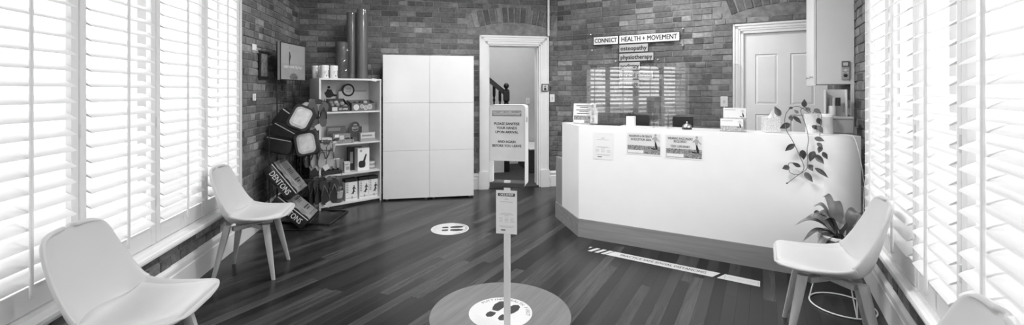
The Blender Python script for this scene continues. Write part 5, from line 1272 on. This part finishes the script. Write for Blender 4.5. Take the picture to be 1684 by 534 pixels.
# dark zip cases fanned on the rack top.  built in a plane facing the camera side of the rack
CASE = plain('case_dark', 0.022, 0.45, 0.4, 0.3, 15); CASEP = plain('case_panel', 0.42, 0.3, 0.5, 0.22, 12)
def case(label, x, y, z, rx, ry, rz, w_, h_, panel, tilt=0.0):
    t = thing('zip_case', label, 'case', (x, y, z), rz, 'dark zip cases on the rack')
    t.matrix_world = Matrix.Translation((x, y, z)) @ Matrix.Rotation(rz, 4, 'Z') @ Matrix.Rotation(ry, 4, 'Y') @ Matrix.Rotation(rx, 4, 'X')
    poly = rrect(-w_ / 2, -h_ / 2, w_ / 2, h_ / 2, 0.055, 5); inner = rrect(-w_ / 2 + 0.012, -h_ / 2 + 0.012, w_ / 2 - 0.012, h_ / 2 - 0.012, 0.045, 5)
    m = MB(); n = len(poly)
    vs = [(p[0], 0.10, p[1]) for p in inner] + [(p[0], 0.085, p[1]) for p in poly] + [(p[0], 0.015, p[1]) for p in poly] + [(p[0], 0.0, p[1]) for p in inner]
    m.add(vs, [(k * n + i, k * n + (i + 1) % n, (k + 1) * n + (i + 1) % n, (k + 1) * n + i) for k in range(3) for i in range(n)] + [tuple(range(n)), tuple(range(3 * n, 4 * n))]); m.build('case', CASE, t, True)
    MB().tube([(p[0] * 1.005, 0.05, p[1] * 1.005) for p in poly], 0.004, 6, True).build('zip', WIRE, t, True)
    if panel:
        a = rrect(-w_ * 0.36, -h_ * 0.40, w_ * 0.36, h_ * 0.40, 0.05, 5)
        MB().prism(a, 0, 0.006, Matrix.Translation((0, 0.001, 0)) @ Rx).build('window_panel', CASEP, t)
        a = rrect(-w_ * 0.27, -h_ * 0.31, w_ * 0.27, h_ * 0.31, 0.03, 4)
        MB().prism(a, 0, 0.002, Matrix.Translation((0, -0.006, 0)) @ Rx).build('window_pad', plain('case_pad', 0.55, 0.35, 0.5, 0.15, 20), t)
    else:
        MB().bbox((-w_ * 0.46, -0.002, h_ * 0.30), (w_ * 0.40, 0.004, h_ * 0.345), 0.001, 1).build('pale_trim', LIGHT, t)
    return t
case('dark zip case with the pale window, topmost on the rack', -2.20, 4.58, 1.175, -0.30, 0.42, 0.25, 0.24, 0.27, True)
case('dark zip case leaning second from the top of the fan', -2.475, 4.85, 1.115, -0.30, 0.62, 0.0, 0.30, 0.24, False)
case('dark zip case third down in the fan on the rack', -2.48, 4.74, 0.985, -0.30, 0.50, 0.0, 0.30, 0.20, False)
case('dark zip case lowest left in the fan on the rack', -2.46, 4.62, 0.885, -0.15, 0.18, 0.0, 0.30, 0.18, False)
case('dark zip case with a pale window below the topmost one', -2.17, 4.63, 0.900, -0.10, -0.18, 0.30, 0.24, 0.26, True)

# flip flops on the hooks
def sole(s=1.0):
    pts = [(0.0, -0.135), (0.030, -0.128), (0.042, -0.09), (0.036, -0.03), (0.038, 0.03), (0.050, 0.085), (0.044, 0.125), (0.012, 0.145), (-0.022, 0.138), (-0.045, 0.10), (-0.046, 0.05), (-0.034, -0.02), (-0.036, -0.09), (-0.024, -0.125)]
    return [(s * a, b) for a, b in pts]
def flip_flops(label, loc, rz, mat, strap, tagm, grp):
    t = thing('flip_flops', label, 'flip flops', loc, rz, grp)
    for s in (-1, 1):
        F = Matrix.Translation((s * 0.050, 0.012 * s, -0.15)) @ Matrix.Rotation(0.06 * s, 4, 'Y') @ Rx
        MB().prism(sole(s), 0, 0.022, F).build('sole', mat, t)
        MB().tube([F @ Vector((0, 0.085, 0.022)), F @ Vector((s * -0.02, 0.03, 0.05)), F @ Vector((s * -0.040, -0.04, 0.024))], 0.006, 6).build('strap', strap, t, True)
        MB().tube([F @ Vector((0, 0.085, 0.022)), F @ Vector((s * 0.022, 0.03, 0.05)), F @ Vector((s * 0.038, -0.04, 0.024))], 0.006, 6).build('strap', strap, t, True)
    MB().prism([(-0.035, 0), (0.035, 0), (0.035, 0.05), (0.0, 0.06), (-0.035, 0.05)], 0, 0.004, Matrix.Translation((0, -0.03, -0.03)) @ Rx).build('hanger_card', strap, t)
    MB().prism([(-0.03, 0), (0.03, 0), (0.03, 0.06), (-0.03, 0.06)], 0, 0.001, Matrix.Translation((0.01, -0.045, -0.31)) @ Rx @ Matrix.Rotation(0.5, 4, 'Z')).build('swing_tag', tagm, t)
    return t
FL = plain('sole_light', 0.36, 0.6); FM = plain('sole_mid', 0.10, 0.6); FD = plain('sole_dark', 0.03, 0.6)
gr = 'flip flops on the rack hooks'
for x, y, z, mt, st, lb, rz in ((-2.17, 4.92, 1.335, FM, FD, 'dark grey flip flops at the end of the top hook', 0.5), (-2.26, 4.92, 1.335, FL, FM, 'pale flip flops behind the dark pair on the top hook', 0.9), (-2.33, 5.05, 1.335, FM, FL, 'grey flip flops third along the top hook', 1.1),
                                (-2.13, 5.02, 0.87, FL, FM, 'pale flip flops at the end of the middle hook', 0.6), (-2.23, 5.02, 0.87, FL, FD, 'pale flip flops with dark straps on the middle hook', 0.9), (-2.32, 5.03, 0.87, FM, FL, 'grey flip flops third along the middle hook', 1.1),
                                (-2.10, 5.04, 0.45, FD, FM, 'black flip flops at the end of the lowest hook', 0.5), (-2.19, 5.04, 0.45, FD, FD, 'black flip flops second along the lowest hook', 0.8), (-2.27, 5.05, 0.45, FD, FM, 'black flip flops third along the lowest hook', 1.0)):
    flip_flops(lb, (x, y, z), rz, mt, st, LIGHT, gr)

# ================================================================== ADDED FILL LIGHTS: unseen ceiling lamps put in to brighten room and hall
def fill_lamp(label, loc, r, zc, power):
    t = thing('added_fill_light', label, 'added fill light', (loc.x, loc.y, zc), 0, 'round added fill lights')
    MB().lathe([(r + 0.02, 0.0), (r + 0.02, -0.05), (r, -0.05)], 40).build('rim', WHITE, t, True)
    MB().lathe([(r, -0.048), (r * 0.6, -0.062), (0.001, -0.066)], 40).build('diffuser', emit('fill_glow', FILL * power), t, True)
for p, lb, k in ((LF(0.05, 4.7), 'added round fill light over the floor sticker', 1.75), (RF(-1.0, 2.75), 'added round fill light before the counter', 2.3), (RF(-1.0, 5.2), 'added round fill light behind the counter', 1.6)):
    fill_lamp(lb, p, 0.30, ZC, k)
fill_lamp('added round fill light in the hall', LF(1.3, 7.4), 0.28, ZC, 1.4)
